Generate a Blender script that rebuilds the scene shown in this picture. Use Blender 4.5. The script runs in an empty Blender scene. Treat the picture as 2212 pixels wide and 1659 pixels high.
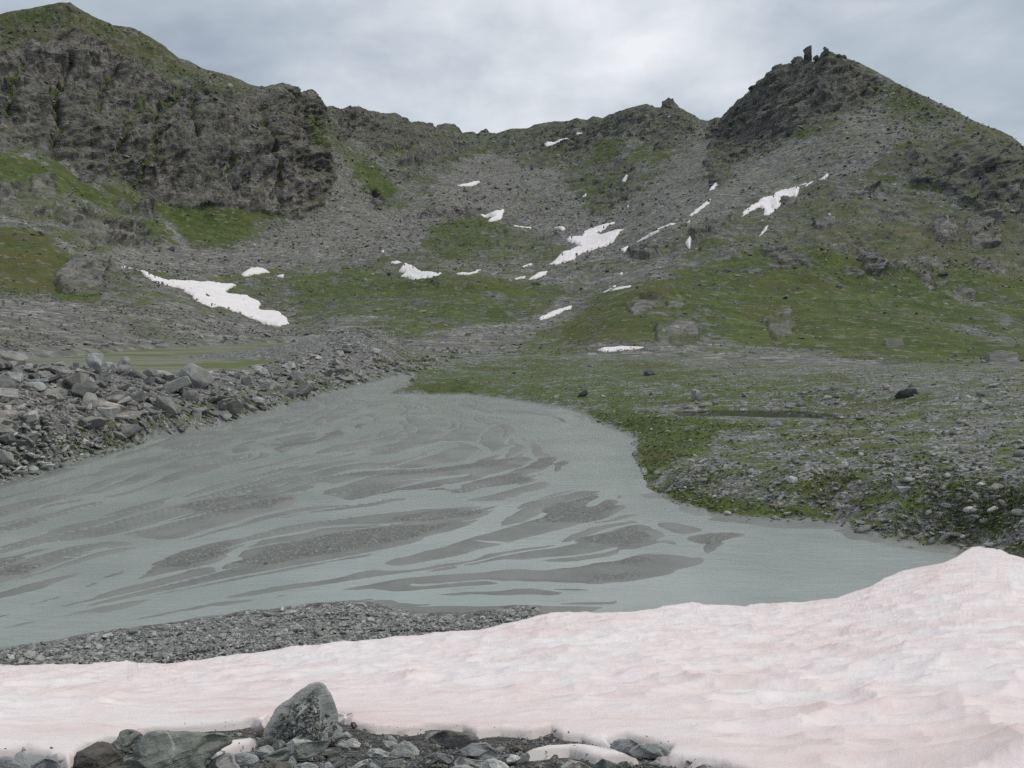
import bpy, bmesh, math, random
import numpy as np
from mathutils import Vector, Matrix

random.seed(7)
RNG = np.random.default_rng(11)
SC = bpy.context.scene
COL = SC.collection

# ------------------------------------------------------------------ camera, sky, sun, exposure
FW, FH, FOC = 2212.0, 1659.0, 1736.0          # photo frame used for reading positions, focal length in its pixels
CAMZ = 6.0                                     # eye height over the silt flat
PITCH = math.radians(4.25)
cam_data = bpy.data.cameras.new('camera')
cam_data.sensor_width = 36.0
cam_data.lens = 36.0 * FOC / FW
cam_data.clip_start, cam_data.clip_end = 0.1, 20000.0
cam = bpy.data.objects.new('camera', cam_data)
cam.location = (0, 0, CAMZ)
cam.rotation_euler = (math.radians(90) - PITCH, 0, 0)
COL.objects.link(cam)
SC.camera = cam

SUN_ELEV, SUN_AZ = math.radians(54), math.radians(72)   # azimuth from the view direction towards the right
sun_data = bpy.data.lights.new('sun', 'SUN')
sun_data.energy = 1.5
sun_data.angle = math.radians(14)
sun_data.color = (1.0, 0.93, 0.82)
sun = bpy.data.objects.new('sun', sun_data)
sdir = Vector((math.sin(SUN_AZ) * math.cos(SUN_ELEV), math.cos(SUN_AZ) * math.cos(SUN_ELEV), math.sin(SUN_ELEV)))
sun.rotation_euler = sdir.to_track_quat('Z', 'Y').to_euler()
COL.objects.link(sun)

SC.view_settings.view_transform = 'Standard'
SC.view_settings.look = 'None'
SC.view_settings.gamma = 1.0
SC.view_settings.exposure = 0.14
SC.cycles.use_denoising = False
SC.cycles.max_bounces = 5
SC.cycles.use_adaptive_sampling = True
SC.cycles.adaptive_threshold = 0.02


class NT:
    """short-hand for building node trees"""
    def __init__(self, tree):
        self.t = tree
        tree.nodes.clear()
    def n(self, typ, **kw):
        nd = self.t.nodes.new(typ)
        for k, v in kw.items():
            if k == 'inp':
                for a, b in v.items():
                    if isinstance(b, bpy.types.NodeSocket):
                        self.t.links.new(b, nd.inputs[a])
                    else:
                        nd.inputs[a].default_value = b
            else:
                setattr(nd, k, v)
        return nd
    def math(self, op, a, b=0.0, c=None, clamp=False):
        nd = self.n('ShaderNodeMath', operation=op, use_clamp=clamp)
        for i, x in enumerate((a, b) if c is None else (a, b, c)):
            if isinstance(x, bpy.types.NodeSocket):
                self.t.links.new(x, nd.inputs[i])
            else:
                nd.inputs[i].default_value = x
        return nd.outputs[0]
    def mix(self, f, a, b, blend='MIX'):
        nd = self.n('ShaderNodeMix', data_type='RGBA', blend_type=blend)
        for i, x in ((0, f), (6, a), (7, b)):
            if isinstance(x, bpy.types.NodeSocket):
                self.t.links.new(x, nd.inputs[i])
            else:
                nd.inputs[i].default_value = x if i == 0 or len(x) == 4 else (*x, 1)
        return nd.outputs[2]
    def noise(self, vec, scale, detail=4, rough=0.55, dist=0.0, out=0):
        nd = self.n('ShaderNodeTexNoise', inp={'Scale': scale, 'Detail': detail, 'Roughness': rough, 'Distortion': dist})
        if vec is not None:
            self.t.links.new(vec, nd.inputs['Vector'])
        return nd.outputs[out]
    def vor(self, vec, scale, feature='F1', out='Distance'):
        nd = self.n('ShaderNodeTexVoronoi', feature=feature, inp={'Scale': scale})
        if vec is not None:
            self.t.links.new(vec, nd.inputs['Vector'])
        return nd.outputs[out]
    def ramp(self, f, stops, interp='LINEAR'):
        nd = self.n('ShaderNodeValToRGB')
        cr = nd.color_ramp
        cr.interpolation = interp
        while len(cr.elements) < len(stops):
            cr.elements.new(0.5)
        for e, (p, c) in zip(cr.elements, stops):
            e.position = p
            e.color = (*c, 1) if len(c) == 3 else c
        self.t.links.new(f, nd.inputs[0])
        return nd.outputs[0]
    def step(self, f, lo, hi):
        nd = self.n('ShaderNodeMapRange', interpolation_type='SMOOTHSTEP', inp={'From Min': lo, 'From Max': hi})
        self.t.links.new(f, nd.inputs[0])
        return nd.outputs[0]
    def mapping(self, vec, scale=(1, 1, 1), rot=(0, 0, 0), loc=(0, 0, 0)):
        nd = self.n('ShaderNodeMapping', inp={'Scale': scale, 'Rotation': rot, 'Location': loc})
        self.t.links.new(vec, nd.inputs[0])
        return nd.outputs[0]
    def bump(self, h, strength, dist, normal=None):
        nd = self.n('ShaderNodeBump', inp={'Strength': strength, 'Distance': dist, 'Height': h})
        if normal is not None:
            self.t.links.new(normal, nd.inputs['Normal'])
        return nd.outputs[0]


world = bpy.data.worlds.new('World')
SC.world = world
world.use_nodes = True
w = NT(world.node_tree)
sky = w.n('ShaderNodeTexSky', sky_type='NISHITA', sun_disc=False, sun_elevation=SUN_ELEV, sun_rotation=SUN_AZ,
          altitude=2300.0, air_density=1.0, dust_density=1.5, ozone_density=1.0)
tc = w.n('ShaderNodeTexCoord').outputs['Generated']
sep = w.n('ShaderNodeSeparateXYZ', inp={0: tc})
den = w.math('MAXIMUM', w.math('ADD', sep.outputs[2], 0.28), 0.05)      # cloud layer seen in perspective
cx = w.math('DIVIDE', sep.outputs[0], den)
cy = w.math('DIVIDE', sep.outputs[1], den)
cvec = w.n('ShaderNodeCombineXYZ', inp={0: cx, 1: cy, 2: 0.0}).outputs[0]
cvec = w.mapping(cvec, loc=(7.3, 1.2, 0.0))
n1 = w.noise(cvec, 1.15, 5, 0.5, 0.35)
n2 = w.noise(cvec, 3.4, 6, 0.55, 0.2)
cl = w.math('ADD', w.math('MULTIPLY', n1, 0.64), w.math('MULTIPLY', n2, 0.36))
cloud = w.ramp(cl, [(0.38, (0.34, 0.39, 0.465)), (0.50, (0.44, 0.50, 0.575)), (0.57, (0.56, 0.61, 0.67)), (0.69, (0.78, 0.80, 0.83))])
skyc = w.n('ShaderNodeVectorMath', operation='SCALE', inp={0: sky.outputs[0], 'Scale': 0.10}).outputs[0]
cover = w.step(cl, 0.30, 0.44)
mixed = w.mix(w.math('ADD', w.math('MULTIPLY', cover, 0.16), 0.84), skyc, cloud)
bg = w.n('ShaderNodeBackground', inp={'Color': mixed, 'Strength': 1.0})
wo = w.n('ShaderNodeOutputWorld')
w.t.links.new(bg.outputs[0], wo.inputs[0])

# ------------------------------------------------------------------ geometry helpers
CP_, SP_ = math.cos(PITCH), math.sin(PITCH)


def ray(u, v):
    x = (np.asarray(u, float) - FW / 2) / FOC
    y = -(np.asarray(v, float) - FH / 2) / FOC
    return x, CP_ + y * SP_, -SP_ + y * CP_


def at_range(u, v, R):
    x, y, z = ray(u, v)
    s = R / np.hypot(x, y)
    return np.stack([x * s, y * s, CAMZ + z * s], -1)


def at_height(u, v, zz):
    x, y, z = ray(u, v)
    s = (zz - CAMZ) / z
    return np.stack([x * s, y * s, CAMZ + z * s], -1)


def project(P):
    P = np.asarray(P, float)
    X, Y, Z = P[..., 0], P[..., 1], P[..., 2] - CAMZ
    d = Y * CP_ - Z * SP_
    yy = Y * SP_ + Z * CP_
    d = np.where(np.abs(d) < 1e-6, 1e-6, d)
    return FW / 2 + FOC * X / d, FH / 2 - FOC * yy / d


def _hash(xi, yi, zi, seed):
    h = (xi.astype(np.uint32) * np.uint32(374761393) + yi.astype(np.uint32) * np.uint32(668265263)
         + zi.astype(np.uint32) * np.uint32(2147483647 ^ 0x5bd1e995) + np.uint32(seed * 974711 & 0xffffffff))
    h = (h ^ (h >> np.uint32(13))) * np.uint32(1274126177)
    return h ^ (h >> np.uint32(16))


def noise3(x, y, z, seed=0):
    x, y, z = (np.asarray(a, np.float32) for a in np.broadcast_arrays(x, y, z))
    xf, yf, zf = np.floor(x), np.floor(y), np.floor(z)
    xi, yi, zi = (a.astype(np.int64) for a in (xf, yf, zf))
    fx, fy, fz = x - xf, y - yf, z - zf
    ux, uy, uz = (a * a * a * (a * (a * 6 - 15) + 10) for a in (fx, fy, fz))
    out = 0
    for dz in (0, 1):
        wz = uz if dz else 1 - uz
        for dy in (0, 1):
            wy = wz * (uy if dy else 1 - uy)
            for dx in (0, 1):
                h = _hash(xi + dx, yi + dy, zi + dz, seed)
                g = ((h & np.uint32(1023)).astype(np.float32) / 511.5 - 1) * (fx - dx)
                g += (((h >> np.uint32(10)) & np.uint32(1023)).astype(np.float32) / 511.5 - 1) * (fy - dy)
                g += (((h >> np.uint32(20)) & np.uint32(1023)).astype(np.float32) / 511.5 - 1) * (fz - dz)
                out = out + g * wy * (ux if dx else 1 - ux)
    return out * 1.5


def noise2(x, y, seed=0):
    x, y = (np.asarray(a, np.float32) for a in np.broadcast_arrays(x, y))
    xf, yf = np.floor(x), np.floor(y)
    xi, yi = xf.astype(np.int64), yf.astype(np.int64)
    fx, fy = x - xf, y - yf
    ux, uy = (a * a * a * (a * (a * 6 - 15) + 10) for a in (fx, fy))
    out = 0
    zi = np.zeros_like(xi)
    for dy in (0, 1):
        wy = uy if dy else 1 - uy
        for dx in (0, 1):
            h = _hash(xi + dx, yi + dy, zi, seed)
            g = ((h & np.uint32(1023)).astype(np.float32) / 511.5 - 1) * (fx - dx)
            g += (((h >> np.uint32(10)) & np.uint32(1023)).astype(np.float32) / 511.5 - 1) * (fy - dy)
            out = out + g * wy * (ux if dx else 1 - ux)
    return out * 1.6


def fbm2(x, y, octaves=4, seed=0, gain=0.5):
    a, s, t = 1.0, 0, 0
    for i in range(octaves):
        s = s + a * noise2(x * 2 ** i, y * 2 ** i, seed + i)
        t += a
        a *= gain
    return s / t


def fbm3(x, y, z, octaves=4, seed=0, gain=0.5, ridged=False):
    a, s, t = 1.0, 0, 0
    for i in range(octaves):
        n = noise3(x * 2 ** i, y * 2 ** i, z * 2 ** i, seed + i)
        if ridged:
            n = 1 - 2 * np.abs(n)
        s = s + a * n
        t += a
        a *= gain
    return s / t


def sstep(x, lo, hi):
    t = np.clip((x - lo) / (hi - lo), 0, 1)
    return t * t * (3 - 2 * t)


def smooth1(a, k):
    if k < 2:
        return a
    ker = np.hanning(k + 2)[1:-1]
    ker /= ker.sum()
    p = np.concatenate([np.full(k, a[0]), a, np.full(k, a[-1])])
    return np.convolve(p, ker, 'same')[k:-k]


def pchip(K, wq):
    """monotone cubic along axis 0 of K (knots 0..n-1), sampled at wq -> (len(wq), cols)"""
    n = K.shape[0]
    d = np.diff(K, axis=0)
    m = np.zeros_like(K)
    same = d[:-1] * d[1:] > 0
    m[1:-1] = np.where(same, 2 * d[:-1] * d[1:] / np.where(same, d[:-1] + d[1:], 1), 0)
    m[0], m[-1] = d[0], d[-1]
    i = np.clip(np.floor(wq).astype(int), 0, n - 2)
    t = (wq - i)[:, None]
    h00, h10 = 2 * t**3 - 3 * t**2 + 1, t**3 - 2 * t**2 + t
    h01, h11 = -2 * t**3 + 3 * t**2, t**3 - t**2
    return h00 * K[i] + h10 * m[i] + h01 * K[i + 1] + h11 * m[i + 1]


def inside_poly(px, py, poly):
    poly = np.asarray(poly, float)
    r = np.zeros(np.shape(px), bool)
    j = len(poly) - 1
    for i in range(len(poly)):
        xi, yi = poly[i]
        xj, yj = poly[j]
        if yi != yj:
            r ^= ((yi > py) != (yj > py)) & (px < (xj - xi) * (py - yi) / (yj - yi) + xi)
        j = i
    return r


def dist_segs(px, py, pts, closed=False):
    pts = np.asarray(pts, float)
    if closed:
        pts = np.vstack([pts, pts[:1]])
    best = np.full(np.shape(px), 1e18)
    for (x0, y0), (x1, y1) in zip(pts[:-1], pts[1:]):
        dx, dy = x1 - x0, y1 - y0
        L = dx * dx + dy * dy + 1e-12
        t = np.clip(((px - x0) * dx + (py - y0) * dy) / L, 0, 1)
        best = np.minimum(best, (px - x0 - t * dx) ** 2 + (py - y0 - t * dy) ** 2)
    return np.sqrt(best)


def sdist(px, py, poly):
    d = dist_segs(px, py, poly, True)
    return np.where(inside_poly(px, py, poly), d, -d)


class Paint:
    """soft painted areas, kept on a coarse raster over the photo frame"""
    def __init__(self, u0, u1, v0, v1, step):
        self.u0, self.v0, self.s = u0, v0, step
        self.U, self.V = np.meshgrid(np.arange(u0, u1, step), np.arange(v0, v1, step))
        self.a = np.zeros(self.U.shape)
    def poly(self, pts, val, feather=8.0, mode='max'):
        pts = np.asarray(pts, float)
        m = feather * 2 + 4
        c0, c1 = (int(np.clip((x - self.u0) / self.s, 0, self.a.shape[1])) for x in (pts[:, 0].min() - m, pts[:, 0].max() + m))
        r0, r1 = (int(np.clip((x - self.v0) / self.s, 0, self.a.shape[0])) for x in (pts[:, 1].min() - m, pts[:, 1].max() + m))
        if c1 <= c0 or r1 <= r0:
            return
        sl = (slice(r0, r1), slice(c0, c1))
        k = sstep(sdist(self.U[sl], self.V[sl], pts), -feather, feather)
        if mode == 'max':
            self.a[sl] = np.maximum(self.a[sl], k * val)
        elif mode == 'set':
            self.a[sl] = self.a[sl] * (1 - k) + val * k
    def line(self, pts, val, width, mode='max'):
        pts = np.asarray(pts, float)
        m = width * 2 + 4
        c0, c1 = (int(np.clip((x - self.u0) / self.s, 0, self.a.shape[1])) for x in (pts[:, 0].min() - m, pts[:, 0].max() + m))
        r0, r1 = (int(np.clip((x - self.v0) / self.s, 0, self.a.shape[0])) for x in (pts[:, 1].min() - m, pts[:, 1].max() + m))
        sl = (slice(r0, r1), slice(c0, c1))
        k = np.exp(-(dist_segs(self.U[sl], self.V[sl], pts) / width) ** 2)
        if mode == 'max':
            self.a[sl] = np.maximum(self.a[sl], k * val)
        else:
            self.a[sl] = self.a[sl] * (1 - k) + val * k
    def at(self, u, v):
        x = np.clip((u - self.u0) / self.s, 0, self.a.shape[1] - 1.001)
        y = np.clip((v - self.v0) / self.s, 0, self.a.shape[0] - 1.001)
        i, j = x.astype(int), y.astype(int)
        fx, fy = x - i, y - j
        a = self.a
        return (a[j, i] * (1 - fx) + a[j, i + 1] * fx) * (1 - fy) + (a[j + 1, i] * (1 - fx) + a[j + 1, i + 1] * fx) * fy


def link(o, parent=None):
    COL.objects.link(o)
    if parent:
        o.parent = parent
    return o


def tag(o, label=None, cat=None, group=None, kind=None):
    for k, v in (('label', label), ('category', cat), ('group', group), ('kind', kind)):
        if v:
            o[k] = v
    if cat and not kind:
        o['kind'] = 'thing'
    return o


def mesh_raw(name, co, quads, mat, smooth=True, attrs=None):
    me = bpy.data.meshes.new(name)
    co = np.ascontiguousarray(co, np.float32).reshape(-1, 3)
    quads = np.ascontiguousarray(quads, np.int32)
    nf, k = quads.shape
    me.vertices.add(len(co))
    me.vertices.foreach_set('co', co.ravel())
    me.loops.add(nf * k)
    me.loops.foreach_set('vertex_index', quads.ravel())
    me.polygons.add(nf)
    me.polygons.foreach_set('loop_start', np.arange(0, nf * k, k, dtype=np.int32))
    me.polygons.foreach_set('use_smooth', np.full(nf, smooth))
    me.update(calc_edges=True)
    for nm, arr in (attrs or {}).items():
        a = me.attributes.new(nm, 'FLOAT_COLOR', 'POINT')
        a.data.foreach_set('color', np.ascontiguousarray(arr, np.float32).ravel())
    if mat:
        me.materials.append(mat)
    return me


def grid_quads(nr, nc):
    i = np.arange(nr * nc).reshape(nr, nc)
    return np.stack([i[:-1, :-1], i[:-1, 1:], i[1:, 1:], i[1:, :-1]], -1).reshape(-1, 4)


def sheet(name, P, mat, kind='structure', attrs=None, keep=None, flip=False):
    nr, nc = P.shape[:2]
    q = grid_quads(nr, nc)
    if flip:
        q = q[:, ::-1]
    if keep is not None:
        q = q[keep.ravel()]
        used = np.unique(q)
        remap = np.full(nr * nc, -1)
        remap[used] = np.arange(len(used))
        q = remap[q]
        co = P.reshape(-1, 3)[used]
        attrs = {k: v.reshape(-1, 4)[used] for k, v in (attrs or {}).items()}
    else:
        co = P.reshape(-1, 3)
    o = bpy.data.objects.new(name, mesh_raw(name, co, q, mat, True, attrs))
    link(o)
    if kind:
        o['kind'] = kind
    return o


def rbf_fit(x, y, val, reg=1e-3):
    d = np.hypot(x[:, None] - x[None], y[:, None] - y[None])
    n = len(x)
    A = np.zeros((n + 1, n + 1))
    A[:n, :n] = -d - reg * np.eye(n)
    A[:n, n] = A[n, :n] = 1
    wts = np.linalg.solve(A, np.append(val, 0))
    def f(qx, qy):
        s = np.full(np.shape(qx), wts[-1])
        for k in range(n):
            s -= wts[k] * np.sqrt((qx - x[k]) ** 2 + (qy - y[k]) ** 2)
        return s
    return f


def tps_fit(x, y, val, reg):
    k = lambda r2: np.where(r2 > 1e-9, 0.5 * r2 * np.log(np.maximum(r2, 1e-9)), 0)
    n = len(x)
    A = np.zeros((n + 3, n + 3))
    A[:n, :n] = k((x[:, None] - x) ** 2 + (y[:, None] - y) ** 2) + reg * np.eye(n)
    A[:n, n:] = np.stack([np.ones(n), x, y], 1)
    A[n:, :n] = A[:n, n:].T
    c = np.linalg.solve(A, np.concatenate([val, [0, 0, 0]]))
    def f(qx, qy):
        s = c[n] + c[n + 1] * qx + c[n + 2] * qy
        for i in range(n):
            s = s + c[i] * k((qx - x[i]) ** 2 + (qy - y[i]) ** 2)
        return s
    return f


# ------------------------------------------------------------------ materials
def mat_new(name):
    m = bpy.data.materials.new(name)
    m.use_nodes = True
    return m, NT(m.node_tree)


def finish(nt, base, rough=0.85, normal=None, spec=0.3, **kw):
    p = nt.n('ShaderNodeBsdfPrincipled', inp={'Base Color': base, 'Roughness': rough, 'Specular IOR Level': spec, **kw})
    if normal is not None:
        nt.t.links.new(normal, p.inputs['Normal'])
    o = nt.n('ShaderNodeOutputMaterial')
    nt.t.links.new(p.outputs[0], o.inputs[0])
    return p


def mountain_material():
    m, n = mat_new('mountain_ground')
    pos = n.n('ShaderNodeNewGeometry').outputs['Position']
    nrm = n.n('ShaderNodeNewGeometry').outputs['Normal']
    att = n.n('ShaderNodeAttribute', attribute_name='mask')
    mk = n.n('ShaderNodeSeparateColor', inp={0: att.outputs['Color']})
    rock, grass, scree, brown = mk.outputs[0], mk.outputs[1], mk.outputs[2], att.outputs['Alpha']
    big = n.noise(pos, 0.02, 5, 0.6)
    mid = n.noise(pos, 0.09, 5, 0.65)
    fine = n.noise(pos, 0.5, 4, 0.7)
    # scree: stones of two sizes, each with its own grey
    va = n.vor(pos, 0.42, out='Color')
    vb = n.vor(pos, 1.1, out='Color')
    ga = n.n('ShaderNodeSeparateColor', inp={0: va}).outputs[0]
    gb = n.n('ShaderNodeSeparateColor', inp={0: vb}).outputs[1]
    g = n.math('ADD', n.math('MULTIPLY', ga, 0.5), n.math('MULTIPLY', gb, 0.5))
    sc = n.ramp(g, [(0.12, (0.085, 0.084, 0.082)), (0.4, (0.150, 0.148, 0.143)), (0.65, (0.185, 0.182, 0.175)), (0.85, (0.27, 0.265, 0.25)), (0.97, (0.38, 0.37, 0.35))])
    sc = n.mix(n.step(big, 0.45, 0.65), n.mix(1.0, sc, (1.05, 1.05, 1.04), 'MULTIPLY'), n.mix(1.0, sc, (0.90, 0.90, 0.88), 'MULTIPLY'))
    moss = n.mix(1.0, sc, (0.97, 1.0, 0.84), 'MULTIPLY')
    sc = n.mix(n.step(mid, 0.48, 0.62), sc, moss)
    # grass: dull green, vivid green, brown
    gr = n.mix(n.step(mid, 0.38, 0.64), (0.064, 0.100, 0.024), (0.132, 0.160, 0.056))
    gr = n.mix(n.step(fine, 0.35, 0.7), n.mix(1.0, gr, (0.62, 0.64, 0.62), 'MULTIPLY'), gr)
    gr = n.mix(n.math('MULTIPLY', brown, n.step(n.noise(pos, 0.035, 4, 0.6, 0.5), 0.40, 0.62)), gr, (0.105, 0.098, 0.040))
    peb = n.math('MULTIPLY', n.step(ga, 0.80, 0.95), n.step(fine, 0.42, 0.6))
    gr = n.mix(n.math('MULTIPLY', peb, 0.7), gr, (0.22, 0.22, 0.19))
    # bare rock: dark, with pinkish-pale faces, dark stains and strata
    lean = n.mapping(pos, scale=(0.13, 0.13, 0.045), rot=(0, math.radians(20), 0))
    px_ = n.n('ShaderNodeSeparateXYZ', inp={0: pos}).outputs[0]
    bedded = n.math('ADD', n.math('MULTIPLY', n.step(px_, -80.0, 80.0), 0.62), 0.12)
    st = n.noise(lean, 1.0, 7, 0.7, 0.6)
    lay = n.noise(n.mapping(pos, scale=(0.03, 0.03, 0.45), rot=(0, math.radians(-22), 0)), 1.0, 5, 0.65, 0.3)
    rk = n.ramp(st, [(0.30, (0.035, 0.036, 0.036)), (0.43, (0.110, 0.108, 0.103)), (0.55, (0.180, 0.174, 0.164)), (0.69, (0.36, 0.335, 0.305))])
    rk = n.mix(n.math('MULTIPLY', n.step(lay, 0.48, 0.70), bedded), rk, (0.060, 0.060, 0.060))
    rk = n.mix(n.math('MULTIPLY', n.step(n.math('MULTIPLY', n.noise(pos, 0.05, 5, 0.65), st), 0.20, 0.31), n.math('MULTIPLY', brown, 0.5)), rk, (0.40, 0.36, 0.33))
    crk = n.math('ABSOLUTE', n.math('SUBTRACT', n.noise(n.mapping(pos, scale=(0.075, 0.075, 0.014), rot=(0, math.radians(20), 0)), 1.0, 3, 0.5, 0.5), 0.5))
    crk = n.math('SUBTRACT', 1.0, n.step(crk, 0.0, 0.028))
    rk = n.mix(n.math('MULTIPLY', crk, n.math('SUBTRACT', 0.6, n.math('MULTIPLY', bedded, 0.5))), rk, (0.030, 0.031, 0.032))
    lich = n.step(n.noise(pos, 0.25, 5, 0.7), 0.54, 0.66)
    rk = n.mix(n.math('MULTIPLY', lich, 0.6), rk, (0.090, 0.105, 0.045))
    # combine
    br = n.math('ADD', n.math('MULTIPLY', n.math('SUBTRACT', mid, 0.5), 1.5), n.math('MULTIPLY', n.math('SUBTRACT', fine, 0.5), 1.3))
    br2 = n.math('ADD', n.math('MULTIPLY', n.math('SUBTRACT', big, 0.5), 0.8), n.math('ADD', br, n.math('MULTIPLY', n.math('SUBTRACT', gb, 0.5), 0.35)))
    gmask = n.step(n.math('ADD', n.math('ADD', grass, n.math('MULTIPLY', rock, 0.25)), n.math('MULTIPLY', br2, 1.25)), 0.34, 0.74)
    base = n.mix(gmask, sc, gr)
    rmask = n.step(n.math('ADD', rock, n.math('MULTIPLY', br, 0.45)), 0.36, 0.54)
    # grass sits on ledges inside the cliffs: where the ground is flat enough
    up = n.n('ShaderNodeSeparateXYZ', inp={0: nrm}).outputs[2]
    ledge = n.step(n.math('ADD', up, n.math('MULTIPLY', br, 0.40)), 0.70, 0.92)
    rmask = n.math('MULTIPLY', rmask, n.math('SUBTRACT', 1.0, n.math('MULTIPLY', n.math('MULTIPLY', ledge, 0.75), n.math('SUBTRACT', 1.0, scree))))
    base = n.mix(rmask, base, rk)
    h = n.math('ADD', n.math('MULTIPLY', g, 0.8), n.math('MULTIPLY', fine, 0.7))
    b1 = n.bump(h, n.math('SUBTRACT', 0.75, n.math('MULTIPLY', scree, 0.35)), 0.8)
    b2 = n.bump(n.math('ADD', st, n.math('MULTIPLY', lay, 0.8)), n.math('MULTIPLY', rmask, 0.9), 5.0, b1)
    finish(n, base, 0.95, b2, 0.12)
    return m


def stone_material(name, lo=0.08, hi=0.34, lichen=0.0, moss=0.0, tint=(1.0, 1.0, 0.98), bump=0.02, scale=2.0, veins=0.0):
    """grey schist, each stone its own tone"""
    m, n = mat_new(name)
    oi = n.n('ShaderNodeObjectInfo')
    tcn = n.n('ShaderNodeTexCoord').outputs['Object']
    off = n.n('ShaderNodeVectorMath', operation='ADD', inp={0: tcn})
    sc = n.n('ShaderNodeVectorMath', operation='SCALE', inp={0: (31.0, 17.0, 23.0)})
    n.t.links.new(oi.outputs['Random'], sc.inputs['Scale'])
    n.t.links.new(sc.outputs[0], off.inputs[1])
    v = off.outputs[0]
    r = oi.outputs['Random']
    md = (lo + hi) / 2
    tone = n.ramp(r, [(0.0, (lo, lo, lo * 1.02)), (0.3, (md * 0.75, md * 0.76, md * 0.75)), (0.55, (md, md, md * 0.98)),
                      (0.75, (md * 1.05, md * 0.98, md * 0.90)), (0.9, (hi * 0.92, hi * 0.95, hi * 0.96)), (1.0, (hi * 1.25, hi * 1.22, hi * 1.16))])
    tone = n.mix(1.0, tone, tint, 'MULTIPLY')
    big = n.noise(v, scale, 6, 0.65, 0.4)
    fine = n.noise(v, scale * 9, 4, 0.7)
    layer = n.noise(n.mapping(v, scale=(scale * 0.6, scale * 0.9, scale * 7), rot=(0.3, 0.2, 0)), 1.0, 4, 0.6, 0.5)
    c = n.mix(n.step(big, 0.3, 0.7), n.mix(1.0, tone, (0.62, 0.62, 0.63), 'MULTIPLY'), n.mix(1.0, tone, (1.25, 1.24, 1.2), 'MULTIPLY'))
    c = n.mix(n.math('MULTIPLY', n.step(layer, 0.5, 0.72), 0.4), c, n.mix(1.0, tone, (0.5, 0.5, 0.52), 'MULTIPLY'))
    c = n.mix(n.math('MULTIPLY', n.step(fine, 0.55, 0.75), 0.45), c, n.mix(1.0, tone, (1.6, 1.6, 1.55), 'MULTIPLY'))
    if veins:
        c = n.mix(n.math('MULTIPLY', n.step(n.noise(v, scale * 1.7, 6, 0.7, 1.5), 0.56, 0.64), veins), c, (0.62, 0.58, 0.55))
    if lichen:
        c = n.mix(n.math('MULTIPLY', n.step(n.noise(v, scale * 3, 5, 0.7), 0.52, 0.62), lichen), c, (0.20, 0.205, 0.09))
    if moss:
        c = n.mix(n.math('MULTIPLY', n.step(n.noise(v, scale * 1.2, 5, 0.7), 0.5, 0.6), moss), c, (0.055, 0.05, 0.03))
    h = n.math('ADD', big, n.math('ADD', n.math('MULTIPLY', layer, 0.7), n.math('MULTIPLY', fine, 0.35)))
    finish(n, c, 0.85, n.bump(h, 0.8, bump), 0.25)
    return m


def snow_material(name, pink=0.6, sc=1.0):
    m, n = mat_new(name)
    pos = n.n('ShaderNodeNewGeometry').outputs['Position']
    a = n.noise(pos, 0.35 * sc, 6, 0.62, 0.6)
    b = n.noise(n.mapping(pos, scale=(0.8 * sc, 2.4 * sc, 2.0 * sc)), 1.0, 6, 0.65, 0.8)
    c = n.noise(pos, 7.0 * sc, 5, 0.7)
    f = n.math('ADD', n.math('MULTIPLY', a, 0.45), n.math('ADD', n.math('MULTIPLY', b, 0.4), n.math('MULTIPLY', c, 0.15)))
    rim = n.n('ShaderNodeAttribute', attribute_name='mask')
    rims = n.n('ShaderNodeSeparateColor', inp={0: rim.outputs['Color']})
    f = n.math('ADD', f, n.math('ADD', 0.02, n.math('MULTIPLY', rims.outputs[0], 0.18)))
    col = n.ramp(f, [(0.36, (0.87, 0.86, 0.86)), (0.46, (0.86, 0.80, 0.795)), (0.54, (0.84, 0.73, 0.72)), (0.63, (0.78, 0.625, 0.605)), (0.74, (0.69, 0.52, 0.485))])
    base = n.mix(pink, (0.78, 0.775, 0.78), col)
    dirt = n.step(n.noise(pos, 1.3 * sc, 8, 0.75, 0.5), 0.60, 0.74)
    base = n.mix(n.math('MULTIPLY', dirt, 0.35 * pink), base, (0.62, 0.53, 0.43))
    speck = n.step(n.noise(pos, 24.0 * sc, 3, 0.6), 0.70, 0.78)
    base = n.mix(n.math('MULTIPLY', speck, 0.25 * pink), base, (0.35, 0.3, 0.26))
    base = n.mix(n.math('MULTIPLY', rims.outputs[1], 0.7), base, (0.36, 0.33, 0.30))
    finish(n, base, 0.55, n.bump(c, 0.35, 0.03 / sc), 0.25)
    return m


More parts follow.
